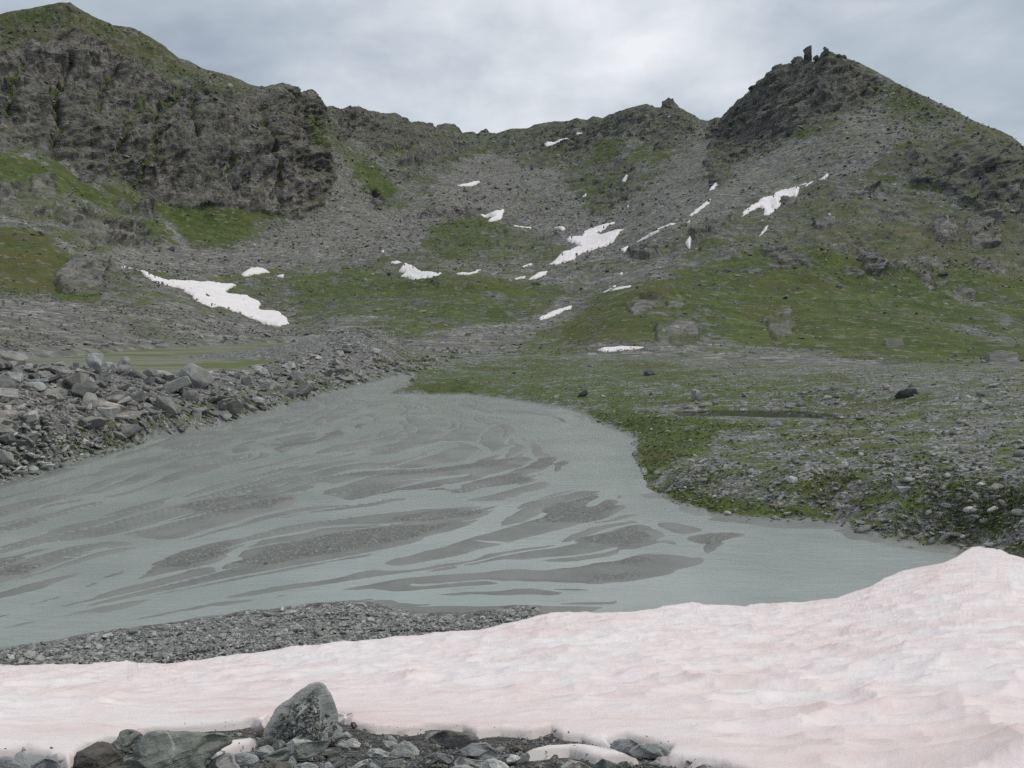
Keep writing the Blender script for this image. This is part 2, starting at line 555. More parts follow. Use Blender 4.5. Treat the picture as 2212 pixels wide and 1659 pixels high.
def near_material():
    """bank gravel, wet silt and moss of the near ground"""
    m, n = mat_new('near_ground')
    pos = n.n('ShaderNodeNewGeometry').outputs['Position']
    att = n.n('ShaderNodeAttribute', attribute_name='mask')
    mk = n.n('ShaderNodeSeparateColor', inp={0: att.outputs['Color']})
    silt, grass, lakebed, dark = mk.outputs[0], mk.outputs[1], mk.outputs[2], att.outputs['Alpha']
    g1 = n.n('ShaderNodeSeparateColor', inp={0: n.vor(pos, 3.2, out='Color')}).outputs[0]
    g2 = n.n('ShaderNodeSeparateColor', inp={0: n.vor(pos, 9.0, out='Color')}).outputs[1]
    g3 = n.n('ShaderNodeSeparateColor', inp={0: n.vor(pos, 24.0, out='Color')}).outputs[2]
    big = n.noise(pos, 0.16, 5, 0.62)
    mid = n.noise(pos, 0.9, 5, 0.68)
    fine = n.noise(pos, 6.0, 4, 0.7)
    g = n.math('ADD', n.math('MULTIPLY', g1, 0.3), n.math('ADD', n.math('MULTIPLY', g2, 0.4), n.math('MULTIPLY', g3, 0.3)))
    gv = n.ramp(g, [(0.2, (0.060, 0.058, 0.054)), (0.42, (0.13, 0.13, 0.125)), (0.6, (0.21, 0.21, 0.20)), (0.78, (0.34, 0.34, 0.325)), (0.92, (0.52, 0.52, 0.50))])
    soil = n.mix(n.step(n.math('ADD', mid, n.math('MULTIPLY', dark, 0.35)), 0.5, 0.7), gv, n.mix(0.45, gv, (0.035, 0.028, 0.022)))
    gr = n.mix(n.step(mid, 0.38, 0.62), (0.055, 0.088, 0.012), (0.115, 0.165, 0.030))
    gr = n.mix(n.step(fine, 0.35, 0.7), n.mix(1.0, gr, (0.55, 0.55, 0.55), 'MULTIPLY'), gr)
    gr = n.mix(n.math('MULTIPLY', n.step(big, 0.5, 0.66), 0.7), gr, (0.095, 0.08, 0.028))
    br = n.math('ADD', n.math('MULTIPLY', n.math('SUBTRACT', mid, 0.5), 1.8), n.math('ADD', n.math('MULTIPLY', n.math('SUBTRACT', fine, 0.5), 1.2), n.math('MULTIPLY', n.math('SUBTRACT', big, 0.5), 0.9)))
    gm = n.step(n.math('ADD', grass, n.math('MULTIPLY', br, 0.75)), 0.40, 0.58)
    base = n.mix(gm, soil, gr)
    # silt: wet grey sand, drier and browner on the bars, speckled with grit
    sv = n.noise(pos, 0.5, 6, 0.6)
    sl = n.mix(n.step(sv, 0.35, 0.65), (0.165, 0.173, 0.160), (0.210, 0.216, 0.200))
    bar = n.mix(n.math('MULTIPLY', n.step(g3, 0.75, 0.95), 0.6), (0.142, 0.143, 0.133), (0.33, 0.33, 0.31))
    bar = n.mix(n.math('MULTIPLY', n.step(g2, 0.85, 1.0), 0.4), bar, (0.06, 0.06, 0.055))
    sl = n.mix(n.step(n.math('ADD', dark, n.math('MULTIPLY', n.math('SUBTRACT', fine, 0.5), 0.5)), 0.30, 0.62), sl, bar)
    fa = n.n('ShaderNodeAttribute', attribute_name='film')
    film = n.n('ShaderNodeSeparateColor', inp={0: fa.outputs['Color']}).outputs[0]
    fl = n.noise(n.mapping(pos, scale=(0.55, 4.2, 1.0), rot=(0, 0, math.radians(-42))), 1.0, 5, 0.62, 0.5)
    film = n.step(n.math('ADD', film, n.math('MULTIPLY', n.math('SUBTRACT', fl, 0.5), 1.5)), 0.34, 0.72)
    sl = n.mix(n.math('MULTIPLY', film, 0.55), sl, (0.232, 0.250, 0.236))
    base = n.mix(silt, base, sl)
    lk = n.mix(n.step(n.noise(n.mapping(pos, scale=(0.06, 0.16, 0.1)), 1.0, 6, 0.65, 0.4), 0.46, 0.56), (0.175, 0.180, 0.135), (0.105, 0.125, 0.040))
    base = n.mix(lakebed, base, lk)
    h = n.math('ADD', n.math('MULTIPLY', g1, 0.5), n.math('ADD', n.math('MULTIPLY', g2, 0.35), n.math('MULTIPLY', fine, 0.4)))
    bs = n.math('SUBTRACT', 1.0, n.math('MULTIPLY', n.math('MAXIMUM', silt, lakebed), 0.88))
    nb = n.bump(h, bs, 0.10)
    rough = n.math('SUBTRACT', 0.92, n.math('MULTIPLY', silt, n.math('SUBTRACT', 0.42, n.math('MULTIPLY', dark, 0.3))))
    finish(n, base, rough, nb, 0.35)
    return m


def water_material(name, col, rough=0.22, bscale=3.0, bstr=0.25, bdist=0.03, stretch=(1, 1, 1)):
    m, n = mat_new(name)
    pos = n.n('ShaderNodeNewGeometry').outputs['Position']
    a = n.noise(n.mapping(pos, scale=stretch, rot=(0, 0, math.radians(42))), bscale, 4, 0.6, 0.4)
    b = n.noise(pos, 0.3, 4, 0.55)
    c = n.mix(n.step(b, 0.35, 0.65), n.mix(1.0, (*col, 1), (0.86, 0.87, 0.87, 1), 'MULTIPLY'), (*col, 1))
    finish(n, c, rough, n.bump(a, bstr, bdist), 0.4, IOR=1.33)
    return m


def ground_gravel_material():
    """dark wet soil and grit beneath the foreground stones"""
    m, n = mat_new('fore_ground')
    pos = n.n('ShaderNodeNewGeometry').outputs['Position']
    g1 = n.n('ShaderNodeSeparateColor', inp={0: n.vor(pos, 45.0, out='Color')}).outputs[0]
    g2 = n.n('ShaderNodeSeparateColor', inp={0: n.vor(pos, 110.0, out='Color')}).outputs[1]
    mid = n.noise(pos, 7.0, 5, 0.65)
    g = n.math('ADD', n.math('MULTIPLY', g1, 0.55), n.math('MULTIPLY', g2, 0.45))
    c = n.ramp(g, [(0.25, (0.022, 0.02, 0.018)), (0.5, (0.07, 0.068, 0.062)), (0.7, (0.15, 0.15, 0.145)), (0.9, (0.36, 0.36, 0.34))])
    c = n.mix(n.step(mid, 0.42, 0.6), n.mix(0.75, c, (0.028, 0.022, 0.017)), c)
    h = n.math('ADD', g1, n.math('ADD', n.math('MULTIPLY', g2, 0.5), mid))
    finish(n, c, 0.75, n.bump(h, 1.0, 0.02), 0.4)
    return m


M_MOUNT = mountain_material()
M_NEAR = near_material()
M_SNOW = snow_material('old_pink_snow', 0.85, 1.0)
M_PATCH = snow_material('far_snow', 0.45, 0.05)
M_RIVER = water_material('glacial_river_water', (0.318, 0.356, 0.335), 0.18, 2.6, 0.35, 0.03, (0.45, 1.6, 1))
M_LAKE = water_material('shallow_pool_water', (0.20, 0.205, 0.165), 0.2, 1.2, 0.1, 0.01)
M_POND = water_material('clear_pond_water', (0.030, 0.036, 0.024), 0.05, 3.0, 0.06, 0.01)
M_FORE = ground_gravel_material()
M_BOULDER = stone_material('moraine_schist', 0.14, 0.40, 0.0, 0.0, bump=0.06, scale=1.6)
M_STONE = stone_material('bank_stone', 0.13, 0.40, 0.12, 0.15, bump=0.03, scale=1.8)
M_SCREE = stone_material('scree_stone', 0.14, 0.34, 0.25, 0.0, bump=0.05, scale=1.5)
M_LICHEN = stone_material('lichen_stone', 0.18, 0.30, 0.9, 0.0, tint=(1, 1, 0.85), bump=0.05, scale=1.5)
M_PEBBLE = stone_material('river_pebble', 0.22, 0.46, 0.0, 0.0, tint=(0.98, 1.0, 0.99), bump=0.02, scale=1.6)
M_PALE = stone_material('pale_quartz_gneiss', 0.24, 0.30, 0.0, 0.0, tint=(1.05, 0.98, 0.94), bump=0.05, scale=0.9, veins=0.8)
M_CRAG = stone_material('crag_rock', 0.11, 0.18, 0.25, 0.2, tint=(1.02, 1.0, 0.96), bump=0.6, scale=0.18)

# ------------------------------------------------------------------ mountains: a lofted sheet through feature lines
# every line: (u, v in the frame, distance in metres)
LINES = [
    [(-900, 775, 100), (0, 766, 104), (180, 756, 122), (367, 746, 148), (567, 735, 180), (667, 726, 190), (740, 738, 175), (800, 755, 150),
     (850, 775, 140), (950, 772, 138), (1150, 770, 138), (1350, 770, 140), (1600, 779, 132), (1900, 790, 130), (2212, 792, 130), (3100, 800, 130)],
    [(-900, 650, 200), (0, 648, 195), (150, 655, 200), (290, 660, 205), (380, 668, 215), (450, 685, 222), (560, 708, 225), (640, 708, 225), (700, 690, 228),
     (800, 702, 215), (900, 715, 205), (1000, 722, 200), (1100, 728, 195), (1200, 722, 188), (1300, 700, 185), (1400, 680, 192), (1550, 690, 200),
     (1700, 705, 205), (1900, 715, 215), (2100, 725, 220), (2212, 730, 220), (3100, 740, 220)],
    [(-900, 600, 262), (0, 612, 262), (150, 636, 255), (240, 622, 265), (300, 602, 300), (450, 636, 292), (560, 672, 276), (640, 662, 290), (760, 622, 330),
     (860, 602, 352), (950, 582, 345), (1050, 600, 322), (1150, 618, 318), (1250, 640, 290), (1320, 640, 262), (1400, 634, 246), (1500, 642, 255),
     (1600, 612, 285), (1800, 605, 310), (2000, 620, 330), (2212, 640, 330), (3100, 660, 330)],
    [(-900, 500, 330), (0, 520, 320), (100, 530, 320), (200, 555, 328), (260, 575, 345), (400, 570, 382), (550, 570, 402), (700, 558, 425), (850, 540, 452),
     (950, 535, 468), (1050, 540, 452), (1150, 552, 432), (1300, 550, 400), (1450, 545, 350), (1600, 545, 340), (1800, 540, 352), (2000, 555, 370),
     (2212, 585, 380), (3100, 610, 380)],
    [(-900, 330, 480), (0, 330, 480), (100, 345, 492), (200, 385, 505), (300, 422, 522), (400, 447, 532), (500, 452, 540), (620, 470, 545), (680, 445, 590),
     (760, 440, 625), (850, 450, 642), (950, 468, 602), (1050, 460, 620), (1150, 470, 620), (1250, 470, 602), (1350, 462, 562), (1450, 440, 522),
     (1550, 430, 482), (1700, 448, 452), (1850, 445, 442), (2000, 440, 468), (2212, 472, 458), (3100, 520, 458)],
    [(-900, 220, 535), (0, 222, 535), (150, 240, 545), (300, 300, 558), (450, 330, 566), (600, 340, 576), (690, 330, 640), (740, 350, 720), (850, 360, 782),
     (950, 370, 805), (1050, 380, 825), (1150, 380, 822), (1250, 390, 782), (1350, 378, 742), (1450, 360, 722), (1550, 350, 655), (1700, 350, 592),
     (1800, 340, 560), (1950, 335, 536), (2100, 322, 528), (2212, 356, 510), (3100, 460, 510)],
    [(-900, 110, 600), (0, 130, 602), (150, 130, 608), (300, 190, 618), (450, 228, 625), (600, 245, 640), (700, 272, 730), (760, 285, 850), (850, 302, 922),
     (950, 320, 985), (1040, 332, 1052), (1150, 322, 1052), (1250, 322, 985), (1350, 300, 930), (1450, 292, 900), (1530, 310, 850), (1600, 278, 762),
     (1700, 240, 702), (1800, 235, 682), (1900, 255, 672), (2000, 270, 662), (2100, 292, 612), (2212, 335, 560), (3100, 440, 560)],
]
SKYLINE = [(-900, 120), (-500, 95), (-200, 60), (0, 31), (40, 23), (103, 9), (133, 3), (153, 3), (167, 13), (187, 25), (213, 40), (238, 47), (245, 53), (287, 63), (320, 80),
           (350, 97), (388, 125), (407, 130), (437, 147), (490, 163), (520, 172), (537, 182), (563, 188), (590, 182), (610, 183), (617, 187), (647, 190),
           (650, 200), (660, 198), (677, 195), (687, 203), (697, 218), (705, 230), (720, 228), (737, 235), (764, 228), (781, 230), (801, 240), (827, 246),
           (851, 243), (864, 248), (894, 262), (914, 262), (937, 267), (946, 272), (977, 269), (991, 277), (997, 287), (1021, 285), (1032, 292), (1036, 286),
           (1057, 288), (1071, 288), (1101, 278), (1137, 277), (1164, 267), (1201, 263), (1224, 262), (1244, 253), (1267, 257), (1281, 250),
           (1301, 255), (1314, 247), (1337, 238), (1361, 233), (1397, 224), (1417, 232), (1430, 232), (1464, 232), (1475, 236), (1495, 248), (1511, 258),
           (1531, 260), (1545, 253), (1555, 255), (1575, 238), (1591, 218), (1628, 190), (1631, 177), (1655, 162), (1671, 144), (1688, 138), (1711, 136),
           (1716, 128), (1731, 126), (1738, 130), (1755, 132), (1768, 124), (1776, 116), (1790, 112), (1803, 116), (1825, 122), (1875, 145),
           (1915, 165), (1975, 198), (2041, 230), (2108, 262), (2185, 297), (2212, 318), (2500, 450), (3100, 640)]
SKY_R = [(-900, 650), (0, 660), (150, 665), (300, 680), (450, 690), (600, 715), (700, 800), (760, 950), (850, 1050), (950, 1150), (1040, 1200), (1150, 1200),
         (1250, 1150), (1350, 1050), (1450, 1030), (1530, 950), (1630, 860), (1750, 790), (1900, 760), (2100, 690), (2212, 640), (3100, 600)]

mu = np.concatenate([np.arange(-900, -60, 24.0), np.arange(-60, 2274, 2.2), np.arange(2276, 3100, 24.0)])
dense = np.arange(-900, 3101, 4.0)
LV, LR = [], []
for ln in LINES:
    a = np.array(ln, float)
    LV.append(np.interp(mu, dense, smooth1(np.interp(dense, a[:, 0], a[:, 1]), 24)))
    LR.append(np.interp(mu, dense, smooth1(np.interp(dense, a[:, 0], a[:, 2]), 36)))
sk = np.array(SKYLINE, float)
sr = np.array(SKY_R, float)
LV.append(np.interp(mu, sk[:, 0], sk[:, 1]))
LR.append(np.interp(mu, dense, smooth1(np.interp(dense, sr[:, 0], sr[:, 1]), 40)))
for i in range(1, len(LV)):                       # lines climb one above the other
    LV[i] = np.minimum(LV[i], LV[i - 1] - 4)
KV, KR = np.array(LV), np.log(np.array(LR))
nseg = [40, 44, 46, 56, 60, 58, 60]
wq = np.concatenate([np.linspace(i, i + 1, k, endpoint=False) for i, k in enumerate(nseg)] + [[float(len(nseg))]])
MV, MR = pchip(KV, wq), np.exp(pchip(KR, wq))
MP = at_range(np.broadcast_to(mu, MV.shape), MV, MR)
MUU = np.broadcast_to(mu, MV.shape)

pr = Paint(-900, 3100, 0, 830, 2.5)      # bare rock
pg = Paint(-900, 3100, 0, 830, 2.5)      # grass
ps = Paint(-900, 3100, 0, 830, 2.5)      # pure scree
pb = Paint(-900, 3100, 0, 830, 2.5)      # brown / pinkish tone
pd = Paint(-900, 3100, 0, 830, 2.5)      # gullies
pg.a[:] = 0.50
pb.a[:] = 0.25
# bare rock
pr.poly([(-900, 60), (-300, 60), (150, 6), (400, 126), (560, 186), (560, 215), (450, 205), (300, 150), (160, 70), (0, 120), (-900, 130)], 0.42, 10)
pr.poly([(-900, 120), (0, 110), (110, 90), (160, 60), (230, 90), (300, 140), (380, 180), (450, 195), (520, 212), (560, 200), (650, 192), (700, 225),
         (715, 330), (710, 400), (690, 440), (660, 468), (620, 470), (560, 460), (540, 445), (470, 450), (400, 445), (330, 430), (300, 410), (230, 385),
         (170, 370), (130, 330), (110, 350), (60, 330), (0, 320), (-900, 320)], 0.86, 7)
pr.poly([(330, 380), (420, 360), (520, 350), (640, 380), (700, 380), (690, 440), (650, 468), (560, 455), (480, 450), (400, 445), (340, 430)], 1.0, 10)
pr.poly([(115, 460), (180, 455), (240, 470), (300, 480), (340, 510), (340, 530), (270, 530), (200, 525), (150, 495)], 1.0, 5)
pr.poly([(-300, 380), (30, 385), (100, 410), (110, 440), (60, 460), (-300, 445)], 0.55, 10)
pr.poly([(60, 385), (110, 390), (125, 420), (90, 430), (60, 410)], 0.8, 6)
pr.poly([(236, 428), (258, 432), (290, 455), (280, 458), (255, 445)], 0.8, 4)
pr.poly([(295, 440), (320, 448), (347, 472), (330, 480), (305, 462)], 1.0, 4)
pr.poly([(110, 605), (170, 565), (222, 560), (240, 600), (232, 630), (190, 640), (140, 636)], 0.85, 8)
pr.poly([(720, 230), (770, 230), (860, 250), (950, 270), (1000, 290), (1040, 290), (1100, 285), (1200, 268), (1290, 258), (1300, 290), (1240, 312),
         (1190, 326), (1100, 325), (1040, 322), (990, 330), (1000, 350), (960, 358), (900, 345), (860, 322), (800, 335), (770, 305), (735, 300)], 0.72, 8)
for b in ([(1118, 345), (1150, 338), (1200, 335), (1205, 360), (1160, 362), (1120, 362)],
          [(1217, 330), (1260, 300), (1330, 250), (1400, 232), (1445, 215), (1480, 240), (1500, 268), (1470, 310), (1420, 328), (1400, 305), (1350, 288), (1300, 300), (1260, 335), (1225, 360)],
          [(1280, 350), (1330, 345), (1370, 350), (1365, 378), (1320, 380), (1285, 370)],
          [(1225, 385), (1270, 380), (1300, 398), (1262, 416), (1232, 404)],
          [(1275, 440), (1300, 410), (1340, 395), (1385, 390), (1380, 415), (1330, 445), (1290, 470), (1272, 466)],
          [(862, 345), (885, 338), (895, 350), (870, 356)], [(795, 412), (815, 405), (838, 430), (830, 450), (803, 446)],
          [(900, 455), (1000, 448), (1060, 455), (1050, 466), (930, 470)], [(940, 520), (1000, 515), (1010, 540), (960, 545)],
          [(1070, 500), (1180, 500), (1210, 520), (1150, 545), (1080, 530)]):
    pr.poly(b, 0.85, 6)
pr.poly([(1530, 262), (1575, 236), (1628, 186), (1655, 156), (1690, 132), (1740, 120), (1800, 105), (1830, 115), (1880, 150), (1900, 172), (1895, 195),
         (1860, 232), (1800, 252), (1740, 272), (1700, 300), (1640, 325), (1580, 350), (1562, 390), (1530, 390), (1520, 350), (1545, 300)], 0.92, 6)
pr.poly([(1540, 345), (1585, 340), (1570, 380), (1555, 398), (1530, 390)], 1.0, 4)
pr.poly([(1880, 345), (1950, 330), (2000, 312), (2070, 298), (2130, 302), (2190, 312), (2250, 345), (3100, 560), (3100, 640), (2212, 470), (2150, 430),
         (2100, 440), (2060, 425), (2010, 392), (1960, 372)], 0.88, 7)
pr.poly([(1560, 485), (1650, 440), (1760, 392), (1900, 400), (2000, 420), (2050, 450), (1950, 482), (1800, 502), (1650, 512)], 0.50, 14)
pr.poly([(1640, 545), (1780, 475), (2000, 452), (2212, 455), (3100, 600), (3100, 660), (2212, 605), (2150, 585), (2050, 575), (1980, 595), (1900, 565), (1800, 545), (1700, 555)], 0.50, 12)
for b in ([(1640, 560), (1700, 552), (1765, 565), (1755, 580), (1700, 576)], [(1862, 520), (1910, 510), (1925, 570), (1900, 590), (1880, 560)],
          [(1985, 585), (2010, 590), (2030, 630), (2015, 640)], [(1672, 675), (1700, 668), (1722, 690), (1712, 708), (1680, 705)], [(1650, 690), (1672, 680), (1680, 700), (1660, 708)],
          [(1402, 715), (1440, 700), (1502, 708), (1510, 730), (1450, 738)], [(1350, 650), (1400, 640), (1470, 650), (1440, 662), (1370, 680)],
          [(2060, 495), (2160, 500), (2160, 540), (2070, 530)], [(940, 600), (1000, 592), (1030, 610), (1000, 622), (950, 620)],
          [(1540, 590), (1600, 580), (1620, 592), (1570, 600)]):
    pr.poly(b, 0.9, 5)
# scree
ps.poly([(730, 335), (800, 425), (850, 462), (900, 440), (990, 352), (1040, 330), (1100, 345), (1200, 370), (1220, 400), (1250, 430), (1270, 470), (1300, 462),
         (1390, 420), (1480, 330), (1512, 268), (1540, 300), (1520, 390), (1560, 402), (1700, 310), (1760, 300), (1780, 350), (1700, 400), (1600, 440),
         (1480, 512), (1350, 562), (1250, 562), (1200, 522), (1150, 492), (1080, 452), (950, 472), (880, 542), (800, 560), (640, 572), (520, 592),
         (400, 605), (250, 572), (225, 545), (350, 532), (500, 542), (560, 505), (620, 490), (680, 450), (722, 400)], 1.0, 8)
ps.poly([(1760, 300), (1830, 252), (1870, 242), (1960, 292), (1850, 362), (1780, 392), (1740, 402)], 0.75, 14)
ps.poly([(-900, 645), (0, 645), (200, 664), (290, 658), (380, 650), (450, 675), (560, 705), (640, 722), (800, 705), (860, 735), (885, 775), (885, 830), (-900, 830)], 1.0, 6)
ps.poly([(850, 745), (1000, 715), (1150, 690), (1220, 640), (1260, 640), (1200, 700), (1120, 740), (1000, 785), (880, 790)], 0.8, 12)
ps.poly([(1230, 770), (1400, 745), (1700, 755), (1900, 775), (1900, 800), (1230, 790)], 0.6, 10)
ps.line([(1290, 380), (1350, 330), (1400, 280), (1310, 290)], 0.7, 8)
ps.line([(1395, 420), (1440, 360), (1480, 300)], 0.6, 9)
ps.line([(760, 300), (830, 360), (900, 440)], 0.7, 8)
ps.line([(800, 260), (850, 330), (870, 400)], 0.6, 6)
ps.line([(340, 470), (390, 520), (440, 560)], 0.9, 9)
ps.line([(0, 470), (100, 500), (150, 545), (240, 640)], 0.7, 9)
ps.line([(1180, 600), (1320, 610), (1420, 570), (1500, 520)], 0.7, 12)
ps.line([(1700, 560), (1800, 620), (2000, 690), (2200, 740)], 0.4, 10)
ps.line([(1990, 560), (2060, 640), (2212, 700)], 0.45, 8)
# grass
pg.poly([(-900, 340), (0, 340), (120, 342), (170, 372), (230, 400), (330, 440), (470, 455), (540, 450), (560, 482), (500, 537), (400, 547), (350, 527), (300, 472), (200, 442), (100, 412), (-900, 402)], 1.0, 12)
pg.poly([(-900, 480), (0, 482), (130, 502), (200, 562), (180, 602), (240, 642), (200, 656), (0, 634), (-900, 634)], 0.95, 12)
pg.poly([(720, 372), (790, 342), (862, 402), (832, 452), (790, 472), (740, 442), (700, 432)], 1.0, 12)
pg.poly([(540, 448), (680, 445), (650, 470), (560, 500)], 0.8, 18)
for b in ([(770, 285), (900, 290), (1000, 300), (1000, 345), (930, 350), (840, 340)], [(1290, 292), (1400, 300), (1410, 345), (1330, 362), (1280, 350)],
          [(1400, 330), (1450, 300), (1460, 330), (1400, 372)], [(1225, 400), (1330, 375), (1350, 390), (1270, 440)], [(890, 475), (990, 455), (1080, 480), (1060, 545), (960, 560), (890, 520)]):
    pg.poly(b, 0.8, 8)
pg.poly([(620, 590), (760, 565), (880, 606), (960, 585), (1080, 595), (1220, 612), (1230, 642), (1150, 692), (1050, 722), (900, 735), (800, 690), (700, 690), (640, 700), (620, 650)], 0.66, 18)
pg.poly([(840, 615), (960, 590), (1080, 600), (1200, 615), (1100, 650), (950, 650)], 0.85, 18)
pg.poly([(1200, 740), (1230, 690), (1280, 642), (1380, 632), (1450, 582), (1600, 550), (1760, 532), (1900, 562), (2000, 592), (2212, 602), (3100, 680), (3100, 790),
         (2212, 785), (1900, 782), (1600, 745), (1400, 735), (1250, 745)], 0.88, 18)
pg.poly([(1900, 165), (2212, 318), (3100, 640), (2212, 335), (2070, 292), (1960, 282), (1890, 222)], 0.66, 18)
pg.poly([(1700, 300), (1900, 190), (2050, 290), (1900, 345), (1750, 400)], 0.46, 18)
pg.poly([(-300, 40), (150, 6), (400, 126), (560, 186), (560, 215), (450, 205), (300, 150), (160, 70), (0, 120)], 0.72, 18)
pg.poly([(1800, 480), (2212, 470), (2212, 600), (1900, 570), (1750, 530)], 0.78, 18)
pb.poly([(-900, 480), (0, 482), (130, 502), (200, 562), (180, 602), (240, 642), (200, 656), (-900, 634)], 0.9, 10)
pb.poly([(1200, 740), (1280, 642), (1400, 630), (1600, 600), (1800, 620), (1700, 690), (1500, 720)], 0.8, 14)
pb.poly([(-900, 60), (150, 6), (560, 190), (450, 230), (0, 150), (-900, 150)], 0.8, 10)
pb.poly([(330, 380), (520, 350), (700, 380), (650, 468), (480, 450), (340, 430)], 1.0, 14)
pb.poly([(230, 130), (420, 160), (660, 210), (700, 330), (500, 330), (300, 250)], 0.6, 14)
pb.poly([(1700, 500), (2212, 480), (2212, 620), (1900, 600)], 0.7, 20)
ps_block = np.maximum(0, 1 - 1.0 * ps.a)
pg.a *= ps_block
GULLIES = [([(260, 130), (248, 150), (224, 195), (222, 240)], 5, 1.0), ([(150, 130), (122, 190), (116, 220), (130, 262), (124, 300), (124, 335)], 6, 1.0), ([(395, 185), (362, 215), (335, 255)], 5, 0.8),
           ([(436, 175), (416, 215), (414, 240), (430, 285)], 5, 0.8), ([(500, 335), (498, 380), (506, 410)], 4, 1.0), ([(60, 130), (18, 180), (20, 240)], 6, 0.6),
           ([(560, 230), (590, 300), (600, 400), (610, 450)], 5, 0.5), ([(650, 210), (690, 260), (700, 300)], 5, 0.5), ([(300, 210), (270, 290), (240, 380)], 6, 0.5), ([(350, 270), (330, 330), (290, 400)], 5, 0.5)]
for pts, wd, dp in GULLIES:
    pd.line(pts, dp, wd * 1.6)
    pg.line(pts, 0.95, wd * 1.5)
    pr.line(pts, 0.2, wd * 1.2, 'set')

po = Paint(-900, 3100, 0, 830, 2.5)      # crags standing out of the slopes
for sc_, u0_, polys in ((0.5, 1106, [
        [(1500, 1060), (1560, 1080), (1620, 1130), (1600, 1190), (1540, 1180), (1500, 1110)], [(1420, 1150), (1500, 1160), (1520, 1200), (1480, 1215), (1430, 1180)],
        [(1720, 1180), (1780, 1190), (1820, 1260), (1800, 1280), (1750, 1220)], [(1820, 950), (1900, 940), (1930, 1000), (1880, 1060), (1830, 1030)],
        [(1950, 960), (2050, 950), (2110, 1000), (2100, 1080), (2000, 1060)], [(1980, 1130), (2080, 1130), (2150, 1150), (2130, 1190), (2020, 1180)],
        [(2000, 880), (2080, 890), (2110, 950), (2030, 940)], [(1620, 920), (1700, 910), (1700, 950), (1640, 950)], [(1060, 1090), (1160, 1090), (1260, 1120), (1270, 1150), (1150, 1140), (1080, 1110)],
        [(1100, 1150), (1200, 1160), (1200, 1180), (1120, 1175)], [(860, 1090), (960, 1090), (1000, 1120), (930, 1130)], [(500, 1350), (560, 1310), (640, 1310), (600, 1340), (530, 1370)],
        [(640, 1330), (720, 1310), (745, 1340), (700, 1350)], [(610, 1450), (700, 1415), (790, 1415), (800, 1460), (700, 1470), (640, 1475)], [(1100, 1410), (1190, 1400), (1210, 1460), (1150, 1475), (1110, 1450)],
        [(1140, 1360), (1200, 1345), (1215, 1390), (1160, 1390)], [(1350, 1050), (1450, 1060), (1470, 1090), (1400, 1085)], [(1600, 1490), (1680, 1480), (1690, 1520), (1620, 1520)],
        [(770, 1000), (850, 960), (950, 940), (900, 1000), (800, 1040)], [(500, 1090), (560, 1060), (640, 1080), (600, 1110), (530, 1110)], [(1900, 1270), (1990, 1280), (2000, 1300), (1920, 1295)],
        [(2040, 1540), (2100, 1530), (2190, 1550), (2190, 1590), (2080, 1590)], [(1300, 960), (1380, 940), (1420, 970), (1340, 990)], [(1120, 880), (1250, 850), (1240, 880), (1140, 910)], [(1450, 830), (1600, 800), (1560, 840), (1460, 860)]]),
        (0.5, 0, [[(130, 770), (220, 780), (240, 850), (180, 850), (140, 810)], [(590, 890), (640, 890), (690, 940), (650, 950), (600, 915)], [(470, 860), (520, 870), (580, 915), (540, 915)],
                  [(250, 920), (330, 910), (400, 940), (560, 950), (640, 1000), (560, 1040), (450, 1060), (380, 1020), (300, 980)], [(300, 1130), (430, 1060), (450, 1180), (450, 1250), (330, 1270), (250, 1250), (240, 1180)],
                  [(1600, 820), (1660, 840), (1680, 880), (1640, 905), (1590, 880)], [(1730, 685), (1790, 680), (1780, 710), (1740, 710)], [(0, 790), (60, 800), (80, 850), (0, 870)], [(0, 880), (150, 900), (200, 930), (100, 930), (0, 910)]])):
    for b in polys:
        po.poly([(u0_ + x * sc_, y * sc_) for x, y in b], 1.0, 3.5)
# masks with ragged edges: look the paint up at noise-shifted places on the sheet
X0, Y0, Z0 = (MP[..., i].astype(np.float32) for i in range(3))
jx = fbm3(X0 / 14, Y0 / 14, Z0 / 14, 4, 31)
jy = fbm3(X0 / 14, Y0 / 14, Z0 / 14, 4, 57)
pix = FOC / MR                                     # frame pixels per metre
JU, JV = MUU + jx * 34, MV + jy * 24
rockm = pr.at(JU, JV)
outc = po.at(MUU + jx * 12, MV + jy * 9)
rockm = np.maximum(rockm, outc)
grassm = pg.at(JU, JV) * (1 - outc)
screem = ps.at(JU, JV)
brownm = pb.at(JU, JV)
gully = pd.at(MUU + jx * 10, MV + jy * 10)

# normals of the smooth sheet
def grid_normals(P):
    du = np.gradient(P, axis=1)
    dv = np.gradient(P, axis=0)
    N = np.cross(du, dv)
    N /= np.linalg.norm(N, axis=-1, keepdims=True) + 1e-9
    return N

MN = grid_normals(MP)
if MN[..., 2].mean() < 0:
    MN = -MN
# relief
lean = X0 - 0.45 * Z0
ribs = fbm3(lean / 24, Y0 / 60, Z0 / 95, 4, 101, 0.55, True)
blocks = fbm3(X0 / 11, Y0 / 11, Z0 / 16, 4, 141, 0.6)
bed = Z0 - 0.42 * X0
ledges = fbm3(X0 / 70, Y0 / 70, bed / 9, 4, 171, 0.6)
side = sstep(X0, -120, 60)                         # left: ribs, right: bedded ledges
bedn = bed / 13 + 0.9 * noise3(X0 / 45, Y0 / 45, Z0 / 45, 181)
saw = 1 - (bedn - np.floor(bedn))
bedf = bed / 5.2 + 0.7 * noise3(X0 / 22, Y0 / 22, Z0 / 22, 182)
saw2 = 1 - (bedf - np.floor(bedf))
ribs2 = fbm3(lean / 8.5, Y0 / 30, Z0 / 55, 3, 121, 0.55, True)
ribsL = 1 - 2.4 * np.abs(noise3(lean / 46, Y0 / 130, Z0 / 240, 111))
